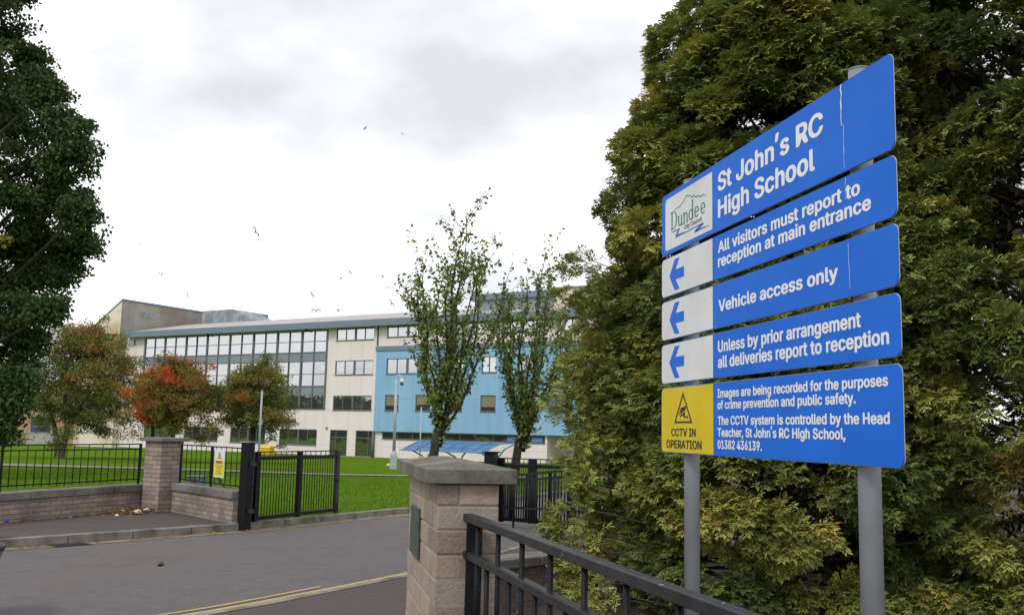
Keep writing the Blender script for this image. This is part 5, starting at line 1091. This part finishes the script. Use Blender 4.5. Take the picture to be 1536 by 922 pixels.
w = MB(); w.tube([(-.9, arc(0).y, arc(0).z), (Ls + .3, arc(0).y, arc(0).z)], .04, 6); w.tube([(-.9, arc(1).y, arc(1).z), (Ls + 1.0, arc(1).y, arc(1).z)], .04, 6); w.build('beam', M['shelterblue'], sh)
p = at(401, 680, 94); gb = empty('grit_bin', (p.x, p.y, gz(94)), BA, 'yellow grit bin against the school wall, seen past the gate', 'grit bin')
w = MB(); w.prism([(-.6, -.3, 0), (.6, -.3, 0), (.62, -.36, .62), (-.62, -.36, .62)], (0, .66, 0)); w.build('body', M['binyellow'], gb, .03)
w = MB(); w.prism([(-.66, -.42, .622), (.66, -.42, .622), (.6, -.30, .85), (-.6, -.30, .85)], (0, .72, 0)); w.build('lid', M['binyellow'], gb, .04)
# litter bin just inside the left edge
o_ = empty('litter_bin', (-4.37, 8.0, 0), 0, 'dark slate litter bin cut off by the left edge', 'litter bin')
w = MB(); w.tube([(0, 0, .0), (0, 0, .02), (0, 0, .56)], [.10, .105, .285], 24); w.build('body', M['bin'], o_)
w = MB(); w.tube([(0, 0, .56), (0, 0, .60)], [.29, .29], 24); w.build('rim', M['bin'], o_)

# ------------------------------------------------------------------ litter, drain, leaves
def crumple(name, px, py, Yz, size, m_, label, cat, group=None, flat=.25, seed=0):
    r2 = random.Random(seed); bm = bmesh.new(); bmesh.ops.create_icosphere(bm, subdivisions=2, radius=1)
    for v in bm.verts: v.co = Vector((v.co.x * size * r2.uniform(.7, 1.25), v.co.y * size * r2.uniform(.5, .9), (v.co.z + 1) * size * flat * r2.uniform(.4, 1.2)))
    me = bpy.data.meshes.new(name); bm.to_mesh(me); bm.free(); me.materials.append(m_); o_ = bpy.data.objects.new(name, me); col.objects.link(o_)
    o_.location = (px, py, Yz); o_.rotation_euler = (0, 0, r2.uniform(0, 3)); return tag(o_, label, cat, group)
crumple('paper_litter', -6.55, 16.75, .108, .085, M['paper'], 'flat white paper scrap on the leaves, left of the two at the pillar foot', 'litter', 'white litter by the wall', .25, 1)
crumple('paper_litter', -6.20, 16.95, .108, .09, M['paper'], 'larger white paper lying against the foot of the brick pillar', 'litter', 'white litter by the wall', .3, 2)
crumple('paper_litter', -6.15, 16.4, .108, .06, M['paper'], 'small white crumpled paper nearest the kerb in the leaf pile', 'litter', 'white litter by the wall', .6, 3)
crumple('paper_litter', -6.32, 15.95, .108, .04, M['paper'], 'tiny white scrap left of the crumpled paper', 'litter', 'white litter by the wall', .4, 4)
crumple('plastic_litter', -7.42, 14.55, .108, .09, M['lblue'], 'bluish plastic litter by the wall at the left edge', 'litter', None, .4, 5)
crumple('crushed_can', -3.94, 11.3, .002, 0.05, M['cloth'], 'crushed dark can lying in the road', 'litter', None, .5, 6)
p = at(583, 696, 58); crumple('paper_litter', p.x, p.y, gz(58), .14, M['paper'], 'white scrap on the far lawn left of the camera column', 'litter', None, .5, 7)
dr = MB(); T = frame((-5.78, 13.02, .006), (.66, .75)); dr.T = T; dr.box(-.24, .24, -.20, .06, -.03, .004, 0)
for k in range(9): dr.box(-.22 + k * .05, -.195 + k * .05, -.18, .04, .0045, .012, 1)
tag(dr.build('drain_grate', [M['dark'], M['worn']]), 'iron drain grate in the gutter below the left kerb', 'drain grate')
L_ = []
for k in range(1100):
    u_ = rng.random()
    if u_ < .55: c = np.array([-6.3 + rng.normal(0, .20), 16.70 + rng.normal(0, .33), .112 + abs(rng.normal(0, .03))])
    elif u_ < .85:
        s_ = rng.random(); q = WL0.lerp(WL1, .45 + .55 * s_); c = np.array([q.x + abs(rng.normal(0, .07)) + .03, q.y - .02, .112])
    else:
        i = rng.integers(4, 13); s_ = rng.random(); c = np.array([far_kerb[i][0] * (1 - s_) + far_kerb[i + 1][0] * s_ + .08 + abs(rng.normal(0, .05)), far_kerb[i][1] * (1 - s_) + far_kerb[i + 1][1] * s_ - .06, .012])
    if c[0] < np.interp(c[1], [8.2, 17.42], [-9.6, -6.36]) + .02: c[0] += .15
    L_.append(c)
for k in range(260): yy = rng.uniform(17.5, 40); L_.append(np.array([np.interp(yy, ky, kx) - .3 - 9 * rng.random() ** 1.5, yy, np.interp(yy, [18, 90], [.1, -1.1]) + .05]))
for k in range(500): L_.append(np.array([rng.uniform(-.1, 1.4), rng.uniform(3.2, 9), .035]))
L_ = np.array(L_); Vq = leaf_quads(L_, .075, 0, .6); Vq[:, :, 2] = L_[:, None, 2] + (Vq[:, :, 2] - L_[:, None, 2]) * .25
Vq[:, :, 2] = np.maximum(Vq[:, :, 2], L_[:, None, 2] - .004)
tag(arrays_mesh('fallen_leaves', Vq, 4, M['fallen'], None, rng.random(len(L_))), 'brown fallen leaves along walls, kerb and grass', 'leaves', kind='stuff')

# ------------------------------------------------------------------ gulls
def gull_mesh(bend, sweep):
    w = MB(); w.tube([(0, -.26, 0), (0, -.16, .0), (0, .02, 0), (0, .16, .01), (0, .23, .02), (0, .28, .01)], [.012, .055, .075, .05, .04, .01], 8)
    w.add([(0, -.2, .005), (-.05, -.36, .0), (.05, -.36, .0)], ((0, 1, 2),))
    for s_ in (-1, 1):
        rt = [(s_ * .04, .09, .03), (s_ * .30, .15, .03 + bend), (s_ * .66, .06 - sweep, .03 + bend * .4)]
        tr_ = [(s_ * .04, -.07, .025), (s_ * .28, -.02, .022 + bend), (s_ * .60, -.04 - sweep, .025 + bend * .4)]
        for i in range(2): w.add([rt[i], rt[i + 1], tr_[i + 1], tr_[i], *[(p[0], p[1], p[2] + .03) for p in (rt[i], rt[i + 1], tr_[i + 1], tr_[i])]], ((0, 1, 2, 3), (7, 6, 5, 4), (0, 4, 5, 1), (1, 5, 6, 2), (2, 6, 7, 3), (3, 7, 4, 0)))
    return w
gm = [gull_mesh(.14, .05), gull_mesh(.22, .10), gull_mesh(-.08, .04)]
gulls = [(382.7, 348, 118, (.55, .9, .4), 0, 'gull banking steeply in mid sky, largest of the flock'), (242, 411.6, 150, (.2, 0, .3), 1, 'dark gull with arched wings over the stair tower'),
         (155, 392.6, 150, (.1, 0, -.2), 1, 'gull with arched wings right beside the big dark tree'), (209, 367, 210, (0, .1, .5), 0, 'small gull level with the tip of the dark tree, left sky'),
         (393, 286, 190, (.2, 0, .1), 0, 'pale gull directly above the banking one'), (547.8, 192.6, 200, (.1, .5, 1.2), 2, 'gull high in the sky, left of the topmost pair'),
         (603.6, 201, 220, (0, .2, .6), 2, 'gull high in the sky, right of the topmost pair'), (129.6, 175, 150, (.2, .3, .3), 1, 'pale gull at the upper edge of the dark tree'),
         (468, 442, 170, (.5, 1.0, 0), 0, 'gull tilted above the glazed front, over the wide winged one'), (474, 466.6, 125, (.1, -.1, .2), 1, 'wide winged gull skimming the roof above the glazed front'),
         (525, 408, 210, (.4, .8, 0), 2, 'small dark gull, upper of two over the cream bay'), (511, 418, 210, (.1, .2, 1), 1, 'small gull, lower of two over the cream bay'),
         (574, 415, 200, (0, -.3, 1), 0, 'small gull in front of the dark cloud left of the tall young tree'), (587, 455, 125, (.4, .6, .5), 0, 'gull gliding tilted just above the roof near the young trees'),
         (612, 458, 122, (.1, -.4, .4), 1, 'flapping gull low over the roof touching the young tree'), (611.6, 354.7, 230, (0, 0, .3), 2, 'lone small gull left of the young tree top'),
         (582, 431, 260, (.6, .4, 0), 2, 'tiny gull between cloud and roof'), (281, 443, 160, (.6, 1.2, .2), 1, 'pale gull on edge above the concrete flank'), (507, 465.5, 180, (.1, .2, .8), 0, 'small gull low over the roof, right of the wide winged one')]
for i, (px, py, Yd, rot, k, lab) in enumerate(gulls):
    o_ = gm[k].build('gull', M['gull2'] if 'pale' in lab else M['gull']); o_.location = at(px, py, Yd); o_.rotation_euler = (rot[0] + .55, rot[1], rot[2] * 2)
    o_.scale = (1.0, 1.1, 1.1) if i else (1.25, 1.3, 1.3); tag(o_, lab, 'gull', 'gulls circling over the school')
